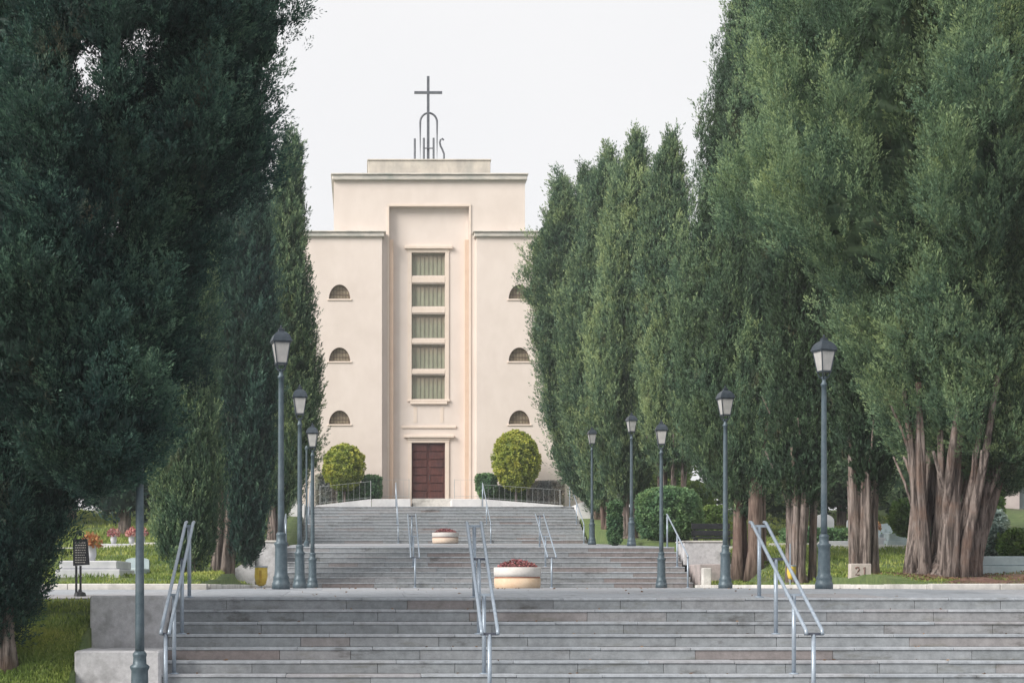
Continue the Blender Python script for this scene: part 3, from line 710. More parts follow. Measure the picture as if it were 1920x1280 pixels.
        q = np.stack([i*na+j, i*na+(j+1) % na, (i+1)*na+(j+1) % na, (i+1)*na+j], -1).reshape(-1, 4)
        if len(holes):
            c = HV[q].mean(1); keep = np.ones(len(q), bool)
            for hx0, hx1, hz0, hz1, p_ in holes:
                keep &= ~((c[:, 0] > hx0) & (c[:, 0] < hx1) & (c[:, 2] > hz0) & (c[:, 2] < hz1))
            q = q[keep]
        ex = (HV-np.array(origin), q, rg.uniform(0.0, 0.25, len(q)))
    return quads_mesh(name, V-np.array(origin), T, mat, parent, ex)

def gap(p, a, b, c, e):
    """a thin spot running right through a crown from front to back, elliptical in section"""
    k = 19.2/p[:, 1]; x = p[:, 0]*k; q = E+(p[:, 2]-E)*k
    return ((x-(a+b)/2)/((b-a)/2))**2+((q-(c+e)/2)/((e-c)/2))**2 < 1
def crown2(name, rows, mat, parent, origin, n1=800, L1=(0.8, 1.5), R1=0.24, m2=34, l2=0.24, m3=9, leaf=(0.07, 0.026), tilt=0.2,
           amp=0.25, nsc=(0.9, 0.3), hull=0.78, seed=1, zcut=None, tbias=0.5, holes=(), relief=0.5, flop=0.45, tw=0.24):
    """upright plumes (each with a solid core), covered with tufts, each tuft a spray of scale leaves"""
    rg = np.random.default_rng(seed); A = np.array(sorted(rows), float); z = A[:, 0]; O = np.array(origin)
    def prof(q): return np.interp(q, z, A[:, 1]), np.interp(q, z, A[:, 2]), np.interp(q, z, A[:, 3])
    def rad(q, th):
        x_, y_, r_ = prof(q); p = np.stack([(x_+r_*np.cos(th))*nsc[0], (y_+r_*np.sin(th))*nsc[0], q*nsc[1]], -1)
        n = np.minimum(1, 1.7*np.abs(vnoise(p, seed)))**1.15*0.7+0.3*np.minimum(1, 1.8*np.abs(vnoise(p*2.3, seed+5)))
        return r_*(1-amp+amp*1.42*n)
    zz = np.linspace(z[0], z[-1], 400); _, _, rr = prof(zz); gr = np.gradient(rr, zz)
    wgt = (rr+0.12)*np.sqrt(1+np.minimum(np.abs(gr), 4)**2)
    if zcut is not None: wgt = np.where(zz > zcut+0.8, wgt*0.35, wgt)
    cdf = np.cumsum(wgt); cdf /= cdf[-1]
    # stratified seats so that plumes cover evenly yet irregularly
    u_ = (np.arange(n1)+rg.random(n1))/n1; pz = np.interp(u_, cdf, zz)
    th = (np.arange(n1)*2.399963+rg.normal(0, 0.35, n1)) % (2*np.pi)
    x_, y_, r0 = prof(pz); k = np.clip(r0/0.8, 0.35, 1)
    Ls = rg.uniform(L1[0], L1[1], n1)*(0.6+0.4*k); Rs = R1*rg.uniform(0.6, 1.35, n1)*(0.5+0.5*k)
    deep = (rg.random(n1) < 0.22)*R1*1.5
    rs = np.maximum(rad(pz, th)-Rs*0.9-relief*rg.random(n1)**1.5*k-deep, 0.0)
    out = np.stack([np.cos(th), np.sin(th), np.zeros(n1)], -1); up = np.array([0, 0, 1.0])
    slope = np.interp(pz, zz, gr)
    d = unit(up+out*(tilt*rg.uniform(0.2, 1.6, n1)+0.4*np.clip(slope, -0.8, 1.3))[:, None]+rg.normal(size=(n1, 3))*0.14)
    base = np.stack([x_+rs*np.cos(th), y_+rs*np.sin(th), pz], -1)-d*(Ls*0.5)[:, None]
    lo = base[:, 2] < z[0]-0.25; base[lo, 2] = z[0]-0.25*rg.random(lo.sum())
    if len(holes):
        keep = np.ones(n1, bool); mid = base+d*(Ls*0.5)[:, None]
        for a, b, c, e, p_ in holes: keep &= ~(gap(mid, a, b, c, e) & (rg.random(n1) < p_))
        base, d, Ls, Rs = base[keep], d[keep], Ls[keep], Rs[keep]
    n = len(base); a1 = unit(np.cross(d, unit(rg.normal(size=(n, 3))))); a2 = np.cross(d, a1)
    shape = lambda u: np.sin(np.pi*np.clip(u, 0.001, 1)**0.9)**0.6
    t1 = rg.normal(tbias, 0.17, n)+0.3*vnoise(base*np.array([0.7, 0.7, 0.35]), seed+9)
    # tufts
    idx = np.repeat(np.arange(n), m2); K = len(idx); u = rg.random(K)**0.9; ph = rg.random(K)*2*np.pi
    sd = a1[idx]*np.cos(ph)[:, None]+a2[idx]*np.sin(ph)[:, None]
    tp = base[idx]+d[idx]*(Ls[idx]*u)[:, None]+sd*(Rs[idx]*shape(u)*rg.uniform(0.5, 1.05, K))[:, None]
    td = unit(d[idx]*0.75+sd*flop*rg.uniform(0.4, 1.5, K)[:, None]+up*0.2+rg.normal(size=(K, 3))*0.16)
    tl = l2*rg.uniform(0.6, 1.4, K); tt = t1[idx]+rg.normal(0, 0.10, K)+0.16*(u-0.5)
    # leaves on tufts
    ix = np.repeat(np.arange(K), m3); Q = len(ix); v = rg.random(Q)
    b1 = unit(np.cross(td, unit(rg.normal(size=(K, 3))))); b2 = np.cross(td, b1); pp = rg.random(Q)*2*np.pi
    s2 = b1[ix]*np.cos(pp)[:, None]+b2[ix]*np.sin(pp)[:, None]
    pos = tp[ix]+td[ix]*(tl[ix]*v)[:, None]+s2*(tl[ix]*tw*np.sin(np.pi*np.clip(v, 0.02, 1)**0.7)*rg.uniform(0.4, 1, Q))[:, None]
    dd = unit(td[ix]+s2*0.42+rg.normal(size=(Q, 3))*0.16)
    V = leaves(pos, dd, leaf[0]*rg.uniform(0.65, 1.35, Q), leaf[1]*rg.uniform(0.65, 1.35, Q), rg)
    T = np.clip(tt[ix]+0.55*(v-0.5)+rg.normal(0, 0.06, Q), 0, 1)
    nz, nb = 120, 90; hz_ = np.linspace(z[0]+0.35, z[-1]-0.1, nz); ha = np.arange(nb)*2*np.pi/nb
    HZ, HA = np.meshgrid(hz_, ha, indexing='ij'); HZ = HZ.ravel(); HA = HA.ravel(); hx, hy, hr0 = prof(HZ)
    hr = np.maximum(rad(HZ, HA)*hull-R1*0.5+rg.uniform(-0.34, 0.12, HZ.size)*min(1, R1*4), 0.01)
    HV = np.stack([hx+hr*np.cos(HA), hy+hr*np.sin(HA), HZ], -1)
    i_, j_ = np.meshgrid(np.arange(nz-1), np.arange(nb), indexing='ij')
    q = np.stack([i_*nb+j_, i_*nb+(j_+1) % nb, (i_+1)*nb+(j_+1) % nb, (i_+1)*nb+j_], -1).reshape(-1, 4)
    if len(holes):
        c = HV[q].mean(1); keep = np.ones(len(q), bool)
        for a, b, cc, e, p_ in holes: keep &= ~gap(c, a, b, cc, e)
        q = q[keep]
    NH = len(q)*5; hq = rg.integers(0, len(q), NH); qc = HV[q[hq]]; wb = rg.random((NH, 4, 1)); hp = (qc*wb).sum(1)/wb.sum(1)
    ax = np.stack([np.interp(hp[:, 2], z, A[:, 1]), np.interp(hp[:, 2], z, A[:, 2]), hp[:, 2]], -1); od = unit((hp-ax)*np.array([1, 1, 0])+1e-6)
    hp = hp+od*rg.uniform(0.0, 0.14, NH)[:, None]; hd = unit(up*0.8+od*0.4+rg.normal(size=(NH, 3))*0.3)
    HL = leaves(hp, hd, leaf[0]*rg.uniform(1.5, 3.0, NH), leaf[1]*rg.uniform(1.6, 3.2, NH), rg)
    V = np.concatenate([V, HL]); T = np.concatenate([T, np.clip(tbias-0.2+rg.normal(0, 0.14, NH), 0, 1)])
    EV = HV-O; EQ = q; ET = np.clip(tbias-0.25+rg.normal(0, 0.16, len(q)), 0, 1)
    return quads_mesh(name, V-O, T, mat, parent, (EV, EQ, ET))

def px_rows(d, contour, ysq=1.0):
    s = d/F; return [(PZ(py, d), PX((a+b)/2, d), d, max(0.02, (b-a)/2*s)) for py, a, b in contour]

def stems(root, origin, rows, n, r_base, r_stem, z0, ztop, mat='bark', seed=1, lean=0.0, spreadk=0.55, each=False):
    """stems rise from a tight foot and flare into the crown"""
    r = random.Random(seed); A = np.array(sorted(rows)); crown_z = A[0, 0]
    mb = MB()
    for k in range(n):
        a = 2*math.pi*(k+r.uniform(-.3, .3))/n; rb = r_base*r.uniform(0.12, 1.0)
        zt = ztop*1.0
        xt, yt_, rt = [float(np.interp(zt, A[:, 0], A[:, i])) for i in (1, 2, 3)]
        px0, py0 = origin[0]+rb*math.cos(a), origin[1]+rb*math.sin(a)
        fx, fy = origin[0]+0.35*(xt-origin[0])+min(rt*spreadk, 2.2*r_base+(0.3 if r_base > 0.2 else 0))*math.cos(a)*r.uniform(.25, .9), origin[1]+0.35*(yt_-origin[1])+min(rt*spreadk, 2.2*r_base+(0.3 if r_base > 0.2 else 0))*math.sin(a)*r.uniform(.3, 1.1)
        pts = []; rs = []; rk = r_stem*r.uniform(0.6, 1.3); m = 9; wob = r.uniform(0, 6)
        for i in range(m):
            t = i/(m-1); e = t**1.15
            pts.append((px0+(fx-px0)*e+0.06*math.sin(wob+t*6)*r_base, py0+(fy-py0)*e+0.06*math.cos(wob+t*5)*r_base, z0-0.15+(zt-z0+0.15)*t))
            rs.append(rk*(1.35-0.85*t)*(1.35 if i == 0 else 1))
        mb.tube([Vector(p)-Vector(origin) for p in pts], rs, 14, 0.10, 0.22)
        # a side branch
        if r.random() < 0.6:
            i = r.randint(3, 5); p = Vector(pts[i]); q = p+Vector((math.cos(a+r.uniform(-.8, .8))*0.5, math.sin(a)*0.4, 1.3))*(zt-z0)*0.22
            mb.tube([p-Vector(origin), (p+q)/2-Vector(origin)+Vector((0.03, 0, 0)), q-Vector(origin)], [rs[i]*0.6, rs[i]*0.45, rs[i]*0.3], 7, 0.1)
    if n == 1 or r_base < 0.25: pass
    else:
        mb.lathe([(r_base*1.1, -0.15), (r_base*0.85, 0.08), (r_base*0.45, 0.35), (0.02, 0.7)], 18, lump=0.12)
    return mb.build('trunk', mat, root, smooth=True)

def cypress(label, d, contour, base_px, mat='cy_warm', bark='bark', n_st=8, r_base=0.35, r_stem=0.09, group='cypresses lining the steps', base_z=None, stem_to=None, name='cypress_tree', seed=1, base_y=None, **kw):
    by = base_y or d; rows = px_rows(d, contour); bx = PX(base_px, by); bz = float(ground_h(bx, by)) if base_z is None else base_z
    origin = (bx, by, bz); root = empty(name, origin, label, 'tree', group)
    crown2('crown', rows, mat, root, origin, seed=seed, **kw)
    A = np.array(sorted(rows)); zt = A[0, 0]+0.30*(A[-1, 0]-A[0, 0]) if stem_to is None else stem_to
    stems(root, origin, rows, n_st, r_base, r_stem, bz, zt, bark, seed)
    return root
TOPZ = lambda d: PZ(-20, d)

# --- right-hand row, nearest first
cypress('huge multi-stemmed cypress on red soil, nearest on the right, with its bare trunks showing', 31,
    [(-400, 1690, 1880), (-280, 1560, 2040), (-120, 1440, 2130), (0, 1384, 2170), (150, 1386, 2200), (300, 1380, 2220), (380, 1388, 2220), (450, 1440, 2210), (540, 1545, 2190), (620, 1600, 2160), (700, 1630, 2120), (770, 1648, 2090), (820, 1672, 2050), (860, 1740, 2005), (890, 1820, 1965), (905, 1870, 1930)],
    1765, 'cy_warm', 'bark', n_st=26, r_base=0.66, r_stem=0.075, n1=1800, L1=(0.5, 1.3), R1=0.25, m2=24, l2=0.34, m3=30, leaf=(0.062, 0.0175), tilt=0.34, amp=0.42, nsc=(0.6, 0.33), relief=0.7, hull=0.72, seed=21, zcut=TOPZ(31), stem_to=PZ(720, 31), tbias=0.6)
cypress('cypress with crown tinted dark as shade behind the numbered marker stone', 35.5,
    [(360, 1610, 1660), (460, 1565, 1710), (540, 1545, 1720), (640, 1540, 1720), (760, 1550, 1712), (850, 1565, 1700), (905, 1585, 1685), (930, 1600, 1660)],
    1617, 'cy_warm', 'bark', n_st=8, r_base=0.30, r_stem=0.085, n1=380, L1=(0.8, 1.6), R1=0.22, m2=20, l2=0.32, m3=19, leaf=(0.075, 0.0213), amp=0.3, seed=22, tbias=0.05)  # low tbias paints the deep shade beside the huge crown into the leaves
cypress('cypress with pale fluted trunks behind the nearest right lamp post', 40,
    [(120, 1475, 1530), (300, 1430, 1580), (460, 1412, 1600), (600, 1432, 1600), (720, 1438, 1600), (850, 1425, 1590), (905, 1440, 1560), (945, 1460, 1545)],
    1497, 'cy_warm', 'bark', n_st=9, r_base=0.36, r_stem=0.085, n1=540, L1=(0.8, 1.6), R1=0.22, m2=20, l2=0.32, m3=19, leaf=(0.075, 0.0213), amp=0.3, seed=23, tbias=0.12)  # shade behind the nearest crown is put into the leaf colour by low tbias
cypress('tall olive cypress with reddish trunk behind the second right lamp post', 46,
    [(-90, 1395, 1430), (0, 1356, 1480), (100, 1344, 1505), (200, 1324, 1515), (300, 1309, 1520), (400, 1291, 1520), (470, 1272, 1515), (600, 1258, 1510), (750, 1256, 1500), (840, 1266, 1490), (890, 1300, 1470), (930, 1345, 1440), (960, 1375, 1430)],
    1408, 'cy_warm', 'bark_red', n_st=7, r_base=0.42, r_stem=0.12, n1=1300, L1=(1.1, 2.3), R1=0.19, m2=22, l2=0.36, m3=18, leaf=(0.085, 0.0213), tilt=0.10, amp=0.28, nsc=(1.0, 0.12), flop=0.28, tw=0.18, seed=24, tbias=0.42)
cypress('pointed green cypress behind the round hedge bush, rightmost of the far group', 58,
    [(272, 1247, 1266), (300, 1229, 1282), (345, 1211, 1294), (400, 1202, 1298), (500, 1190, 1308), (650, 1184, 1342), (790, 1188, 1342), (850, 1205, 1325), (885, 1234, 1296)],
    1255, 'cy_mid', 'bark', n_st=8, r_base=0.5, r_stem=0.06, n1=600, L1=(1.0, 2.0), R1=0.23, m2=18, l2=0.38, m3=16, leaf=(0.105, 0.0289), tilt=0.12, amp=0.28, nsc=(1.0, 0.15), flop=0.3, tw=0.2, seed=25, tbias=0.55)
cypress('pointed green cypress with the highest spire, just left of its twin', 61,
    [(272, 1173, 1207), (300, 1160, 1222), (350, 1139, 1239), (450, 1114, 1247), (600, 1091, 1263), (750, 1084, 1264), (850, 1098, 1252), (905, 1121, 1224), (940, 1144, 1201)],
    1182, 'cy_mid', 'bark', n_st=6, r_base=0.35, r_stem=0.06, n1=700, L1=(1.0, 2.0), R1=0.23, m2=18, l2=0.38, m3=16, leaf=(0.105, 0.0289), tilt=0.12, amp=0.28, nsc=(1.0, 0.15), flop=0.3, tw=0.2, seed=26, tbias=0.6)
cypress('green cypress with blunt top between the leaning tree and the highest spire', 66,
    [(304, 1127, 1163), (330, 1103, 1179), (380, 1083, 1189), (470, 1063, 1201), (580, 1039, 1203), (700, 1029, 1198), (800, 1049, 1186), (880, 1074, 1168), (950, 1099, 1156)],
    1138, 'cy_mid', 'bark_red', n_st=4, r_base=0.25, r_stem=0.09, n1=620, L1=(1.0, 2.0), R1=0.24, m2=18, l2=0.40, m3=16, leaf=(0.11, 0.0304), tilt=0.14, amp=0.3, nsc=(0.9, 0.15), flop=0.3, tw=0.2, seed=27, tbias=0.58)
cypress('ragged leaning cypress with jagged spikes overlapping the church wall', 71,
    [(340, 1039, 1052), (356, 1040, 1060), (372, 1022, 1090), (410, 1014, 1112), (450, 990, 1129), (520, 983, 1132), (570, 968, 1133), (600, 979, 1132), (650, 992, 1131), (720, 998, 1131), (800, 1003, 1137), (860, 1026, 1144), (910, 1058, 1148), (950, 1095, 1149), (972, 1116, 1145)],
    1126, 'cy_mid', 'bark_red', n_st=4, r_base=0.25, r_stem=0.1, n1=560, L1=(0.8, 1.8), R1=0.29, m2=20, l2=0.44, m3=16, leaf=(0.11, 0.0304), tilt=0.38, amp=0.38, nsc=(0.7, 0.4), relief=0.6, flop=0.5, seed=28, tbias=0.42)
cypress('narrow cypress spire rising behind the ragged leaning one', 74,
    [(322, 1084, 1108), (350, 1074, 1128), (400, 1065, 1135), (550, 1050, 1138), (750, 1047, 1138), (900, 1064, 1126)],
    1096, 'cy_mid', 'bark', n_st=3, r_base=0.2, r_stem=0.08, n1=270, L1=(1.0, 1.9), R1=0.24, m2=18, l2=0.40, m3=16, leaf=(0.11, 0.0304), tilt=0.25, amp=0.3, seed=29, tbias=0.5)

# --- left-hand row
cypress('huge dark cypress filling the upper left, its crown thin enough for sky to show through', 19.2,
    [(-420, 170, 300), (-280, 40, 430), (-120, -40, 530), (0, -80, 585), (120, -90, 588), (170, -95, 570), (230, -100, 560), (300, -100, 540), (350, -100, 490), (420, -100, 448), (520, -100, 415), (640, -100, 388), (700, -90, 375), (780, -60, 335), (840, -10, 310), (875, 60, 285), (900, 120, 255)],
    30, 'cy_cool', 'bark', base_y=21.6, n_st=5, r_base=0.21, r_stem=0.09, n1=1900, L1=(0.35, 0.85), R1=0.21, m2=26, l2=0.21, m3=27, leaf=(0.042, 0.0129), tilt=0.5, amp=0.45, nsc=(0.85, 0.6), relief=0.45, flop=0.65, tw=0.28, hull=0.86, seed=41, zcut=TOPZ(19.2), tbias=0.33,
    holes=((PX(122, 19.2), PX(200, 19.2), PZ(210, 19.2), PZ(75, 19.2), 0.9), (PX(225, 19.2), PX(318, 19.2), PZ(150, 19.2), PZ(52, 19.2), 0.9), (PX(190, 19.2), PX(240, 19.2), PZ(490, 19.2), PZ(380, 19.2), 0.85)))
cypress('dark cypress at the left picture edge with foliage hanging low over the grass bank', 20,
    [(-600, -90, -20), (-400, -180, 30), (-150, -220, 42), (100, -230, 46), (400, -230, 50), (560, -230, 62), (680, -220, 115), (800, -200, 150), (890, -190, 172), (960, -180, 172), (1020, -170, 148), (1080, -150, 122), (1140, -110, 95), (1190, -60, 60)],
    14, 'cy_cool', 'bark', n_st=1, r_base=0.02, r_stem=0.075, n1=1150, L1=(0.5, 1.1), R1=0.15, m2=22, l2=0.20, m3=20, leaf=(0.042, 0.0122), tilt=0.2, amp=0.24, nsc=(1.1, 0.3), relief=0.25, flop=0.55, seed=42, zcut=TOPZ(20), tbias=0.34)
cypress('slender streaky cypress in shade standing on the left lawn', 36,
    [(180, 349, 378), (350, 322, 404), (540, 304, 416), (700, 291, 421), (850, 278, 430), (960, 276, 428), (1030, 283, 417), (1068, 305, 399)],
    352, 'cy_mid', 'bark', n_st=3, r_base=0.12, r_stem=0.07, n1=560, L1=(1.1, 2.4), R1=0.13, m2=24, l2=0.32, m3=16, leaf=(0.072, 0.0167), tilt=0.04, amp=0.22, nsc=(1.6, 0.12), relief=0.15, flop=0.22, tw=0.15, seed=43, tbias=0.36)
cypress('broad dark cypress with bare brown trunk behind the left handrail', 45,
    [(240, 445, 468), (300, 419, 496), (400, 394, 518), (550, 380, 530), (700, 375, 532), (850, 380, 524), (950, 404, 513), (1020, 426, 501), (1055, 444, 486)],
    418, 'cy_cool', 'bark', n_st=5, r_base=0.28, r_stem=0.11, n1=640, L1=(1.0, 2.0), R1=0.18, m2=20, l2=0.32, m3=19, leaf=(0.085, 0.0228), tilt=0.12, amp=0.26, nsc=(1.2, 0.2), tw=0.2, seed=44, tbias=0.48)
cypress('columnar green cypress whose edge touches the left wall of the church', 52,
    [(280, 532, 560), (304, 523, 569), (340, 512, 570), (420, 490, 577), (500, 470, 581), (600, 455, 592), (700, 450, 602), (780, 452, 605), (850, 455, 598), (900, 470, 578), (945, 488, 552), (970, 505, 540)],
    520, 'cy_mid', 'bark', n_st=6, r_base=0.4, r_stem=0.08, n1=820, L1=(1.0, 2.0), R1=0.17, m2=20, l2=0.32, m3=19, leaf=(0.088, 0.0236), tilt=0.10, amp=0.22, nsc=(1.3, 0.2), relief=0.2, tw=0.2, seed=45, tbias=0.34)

# --- background trees
bgs = [(-9, 62, 9, 1.8), (-12.5, 70, 10, 2.0), (-16, 66, 9, 2.0), (-20, 74, 10, 2.4), (-26, 80, 10, 2.8), (-8, 84, 9, 2.0), (-33, 78, 10, 3.0)]
LB = ['dark cypress among the trees behind the graves, close to the slender one', 'dark cypress behind the white tomb statue', 'dark cypress hidden deep behind the left crown',
      'bushy dark tree far behind the left lawn', 'broad dark tree at the far left of the cemetery', 'dark cypress beside the church left wall', 'broad dark tree beyond the far left graves']
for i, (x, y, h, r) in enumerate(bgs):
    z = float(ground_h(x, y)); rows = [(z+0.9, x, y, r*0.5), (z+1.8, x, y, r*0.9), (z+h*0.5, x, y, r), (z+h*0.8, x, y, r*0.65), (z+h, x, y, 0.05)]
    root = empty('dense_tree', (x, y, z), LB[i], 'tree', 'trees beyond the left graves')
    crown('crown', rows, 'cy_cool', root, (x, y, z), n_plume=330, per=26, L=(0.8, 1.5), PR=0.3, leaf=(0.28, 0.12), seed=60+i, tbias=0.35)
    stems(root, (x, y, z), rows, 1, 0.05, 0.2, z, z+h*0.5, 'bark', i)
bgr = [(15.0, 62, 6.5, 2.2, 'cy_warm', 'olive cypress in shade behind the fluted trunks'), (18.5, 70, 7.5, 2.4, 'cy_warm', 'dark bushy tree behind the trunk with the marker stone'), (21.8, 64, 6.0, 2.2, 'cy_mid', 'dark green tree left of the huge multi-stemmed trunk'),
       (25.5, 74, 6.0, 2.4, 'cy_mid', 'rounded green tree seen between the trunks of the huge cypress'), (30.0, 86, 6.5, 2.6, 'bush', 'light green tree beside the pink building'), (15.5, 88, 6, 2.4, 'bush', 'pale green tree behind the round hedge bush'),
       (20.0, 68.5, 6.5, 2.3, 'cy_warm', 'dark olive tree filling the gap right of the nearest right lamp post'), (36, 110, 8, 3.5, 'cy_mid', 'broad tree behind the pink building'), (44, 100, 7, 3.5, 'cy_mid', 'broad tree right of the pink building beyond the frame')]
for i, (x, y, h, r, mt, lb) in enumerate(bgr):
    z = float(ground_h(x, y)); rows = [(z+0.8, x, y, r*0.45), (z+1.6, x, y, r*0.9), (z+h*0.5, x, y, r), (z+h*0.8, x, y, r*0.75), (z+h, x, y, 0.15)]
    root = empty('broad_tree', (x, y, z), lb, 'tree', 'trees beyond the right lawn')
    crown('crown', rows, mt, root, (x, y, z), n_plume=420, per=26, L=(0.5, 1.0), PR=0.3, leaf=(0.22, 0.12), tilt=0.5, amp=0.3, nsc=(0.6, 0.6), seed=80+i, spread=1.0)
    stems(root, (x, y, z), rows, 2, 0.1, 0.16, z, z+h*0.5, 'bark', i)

# --- topiary, hedges, bushes
def ball(label, cat, name, px0, px1, py0, py1, d, mat, n=420, leaf=(0.13, 0.08), boxy=2.0, trunk=True, group=None, seed=1, depth=None, per=26, PR=0.13, tb=0.5, gz=None):
    x = PX((px0+px1)/2, d); r = (px1-px0)/2*d/F; z0, z1 = PZ(py1, d), PZ(py0, d)
    g = float(ground_h(x, d)) if gz is None else gz; o = (x, d, g)
    rows = []
    for i in range(13):
        t = i/12; k = (1-abs(2*t-1)**boxy)**(1/boxy); rows.append((z0+(z1-z0)*t, x, d, max(0.03, r*0.97*k)))
    root = empty(name, o, label, cat, group)
    crown('foliage', rows, mat, root, o, n_plume=n, per=per, L=(0.18, 0.34), PR=PR, leaf=leaf, tilt=0.8, amp=0.10, nsc=(1.5, 1.5), hull=0.9, seed=seed, spread=1.2, tbias=tb)
    if trunk:
        m = MB(); m.tube([(0, 0, -0.05), (0.02, 0, 0.3), (0, 0, max(0.4, z0-g+0.5))], [0.09, 0.07, 0.06], 8, 0.1); m.build('trunk', 'bark', root)
    return root
TG = E+3.5
ball('yellow-green rounded topiary left of the church door', 'topiary', 'topiary_tree', 606, 685, 834, 918, 80.6, 'topiary', 700, group='clipped topiaries before the church', seed=101, gz=TG)
ball('taller egg-shaped yellow-green topiary right of the church door', 'topiary', 'topiary_tree', 922, 1012, 808, 919, 80.6, 'topiary', 900, group='clipped topiaries before the church', seed=102, gz=TG)
ball('small dark green clipped bush between the left topiary and the railing', 'bush', 'clipped_bush', 678, 715, 893, 934, 80.9, 'hedge', 240, boxy=5.0, trunk=False, seed=103, gz=TG)
ball('small dark green clipped bush left of the tall right topiary', 'bush', 'clipped_bush', 893, 930, 890, 928, 80.9, 'hedge', 240, boxy=5.0, trunk=False, seed=104, gz=TG)
def hedge(label, x0, x1, y0, y1, z0, z1, mat, n=900, seed=1, leaf=(0.13, 0.08), name='hedge', tb=0.5):
    rg = np.random.default_rng(seed); o = ((x0+x1)/2, (y0+y1)/2, z0)
    m = MB(); i = 0.10; m.tint = 0.1; m.box(x0+i, x1-i, y0+i, y1-i, z0, z1-i)
    A = [(x1-x0)*(z1-z0), (x1-x0)*(y1-y0), (y1-y0)*(z1-z0), (y1-y0)*(z1-z0), (x1-x0)*(z1-z0)]; P = np.array(A)/sum(A)
    K = n*22; f = rg.choice(5, K, p=P); U = rg.random((K, 3)); p = np.stack([x0+(x1-x0)*U[:, 0], y0+(y1-y0)*U[:, 1], z0+(z1-z0)*U[:, 2]], -1)
    jit = rg.uniform(-0.06, 0.1, K); nn = np.zeros((K, 3))
    for k, (ax, val, sg) in enumerate(((1, y0, -1), (2, z1, 1), (0, x0, -1), (0, x1, 1), (1, y1, 1))):
        s = f == k; p[s, ax] = val-sg*jit[s]; nn[s, ax] = sg
    p[:, 2] += 0.07*vnoise(p*1.7, seed)*(p[:, 2] > z0+0.3)
    dd = unit(nn*0.8+np.array([0, 0, 0.5])+rg.normal(size=(K, 3))*0.6)
    V = leaves(p, dd, leaf[0]*rg.uniform(.6, 1.3, K), leaf[1]*rg.uniform(.6, 1.3, K), rg)
    T = np.clip(tb+0.35*vnoise(p*2.2, seed+3)+rg.normal(0, .15, K), 0, 1)
    ev = np.array(m.v)-np.array(o); ef = np.array(m.f)
    ob = quads_mesh(name, V-np.array(o), T, mat, None, (ev, ef, np.full(len(ef), 0.1))); ob.location = o
    return tag(ob, label, 'hedge')
hedge('dark green hedge behind the left terrace railing', PX(632, 81.2), PX(700, 81.2), 80.9, 81.5, TG, PZ(908, 81), 'hedge', 700, 111, tb=0.7)
hedge('greyish reddish shrub hedge at the left end of the terrace', PX(594, 81.2), PX(634, 81.2), 80.9, 81.5, TG, PZ(893, 81), 'hedge_grey', 420, 112, tb=0.7)
hedge('long dark green hedge behind the right terrace railing', PX(905, 81.2), PX(990, 81.2), 81.3, 81.9, TG, PZ(910, 81), 'hedge', 800, 113, tb=0.7)
hedge('grey-green shrub hedge beside the leaning cypress', PX(990, 81.2), PX(1056, 81.2), 81.0, 81.6, TG, PZ(903, 81), 'hedge_grey', 420, 114, tb=0.8)
ball('large rounded green bush behind the right middle steps', 'bush', 'round_bush', 1194, 1316, 916, 1010, 55, 'hedge', 1500, leaf=(0.12, 0.065), boxy=3.0, trunk=False, seed=105, per=30, tb=0.55)
ball('loose yellow-green bush peeping out behind the big round one', 'bush', 'round_bush', 1262, 1335, 906, 985, 60, 'bush', 700, leaf=(0.14, 0.08), trunk=False, seed=106)
ball('dark cylindrical clipped shrub beside the reddish trunk', 'bush', 'clipped_shrub', 1141, 1165, 940, 1020, 55, 'hedge', 320, leaf=(0.1, 0.05), boxy=8.0, trunk=False, seed=107, tb=0.15, PR=0.08)
ball('low bright hedge bush between two right lamp posts', 'bush', 'low_bush', 1312, 1362, 952, 1006, 58, 'bush', 500, leaf=(0.12, 0.07), boxy=6.0, trunk=False, seed=108)
ball('silvery succulent shrub in the raised grave bed at right', 'plant', 'silver_shrub', 1828, 1885, 988, 1036, 33, 'silver', 260, leaf=(0.11, 0.05), trunk=False, seed=109, gz=E+0.4)
ball('green and rust leafy plant in the raised bed at the right edge', 'plant', 'leafy_plant', 1878, 1945, 1000, 1046, 32.5, 'bush', 260, leaf=(0.10, 0.05), trunk=False, seed=110, gz=E+0.4, tb=0.3)
ball('tall light green shrub climbing between the big trunk and the pink building', 'shrub', 'tall_shrub', 1822, 1880, 872, 1005, 52, 'bush', 420, leaf=(0.15, 0.08), trunk=True, seed=115)
ball('sparse silvery shrub below the tall one beside the big trunk', 'shrub', 'silver_shrub', 1838, 1886, 960, 1010, 46, 'silver', 200, leaf=(0.13, 0.06), trunk=False, seed=116)
ball('green shrub seen between the marker tree and the huge trunk', 'shrub', 'round_bush', 1672, 1716, 940, 1000, 50, 'bush', 260, leaf=(0.13, 0.07), trunk=False, seed=117, tb=0.3)
hedge('clipped hedge bank behind the right lawn', 13.5, 30, 52, 53, E+1.1, E+1.75, 'hedge', 2200, 118, tb=0.35)

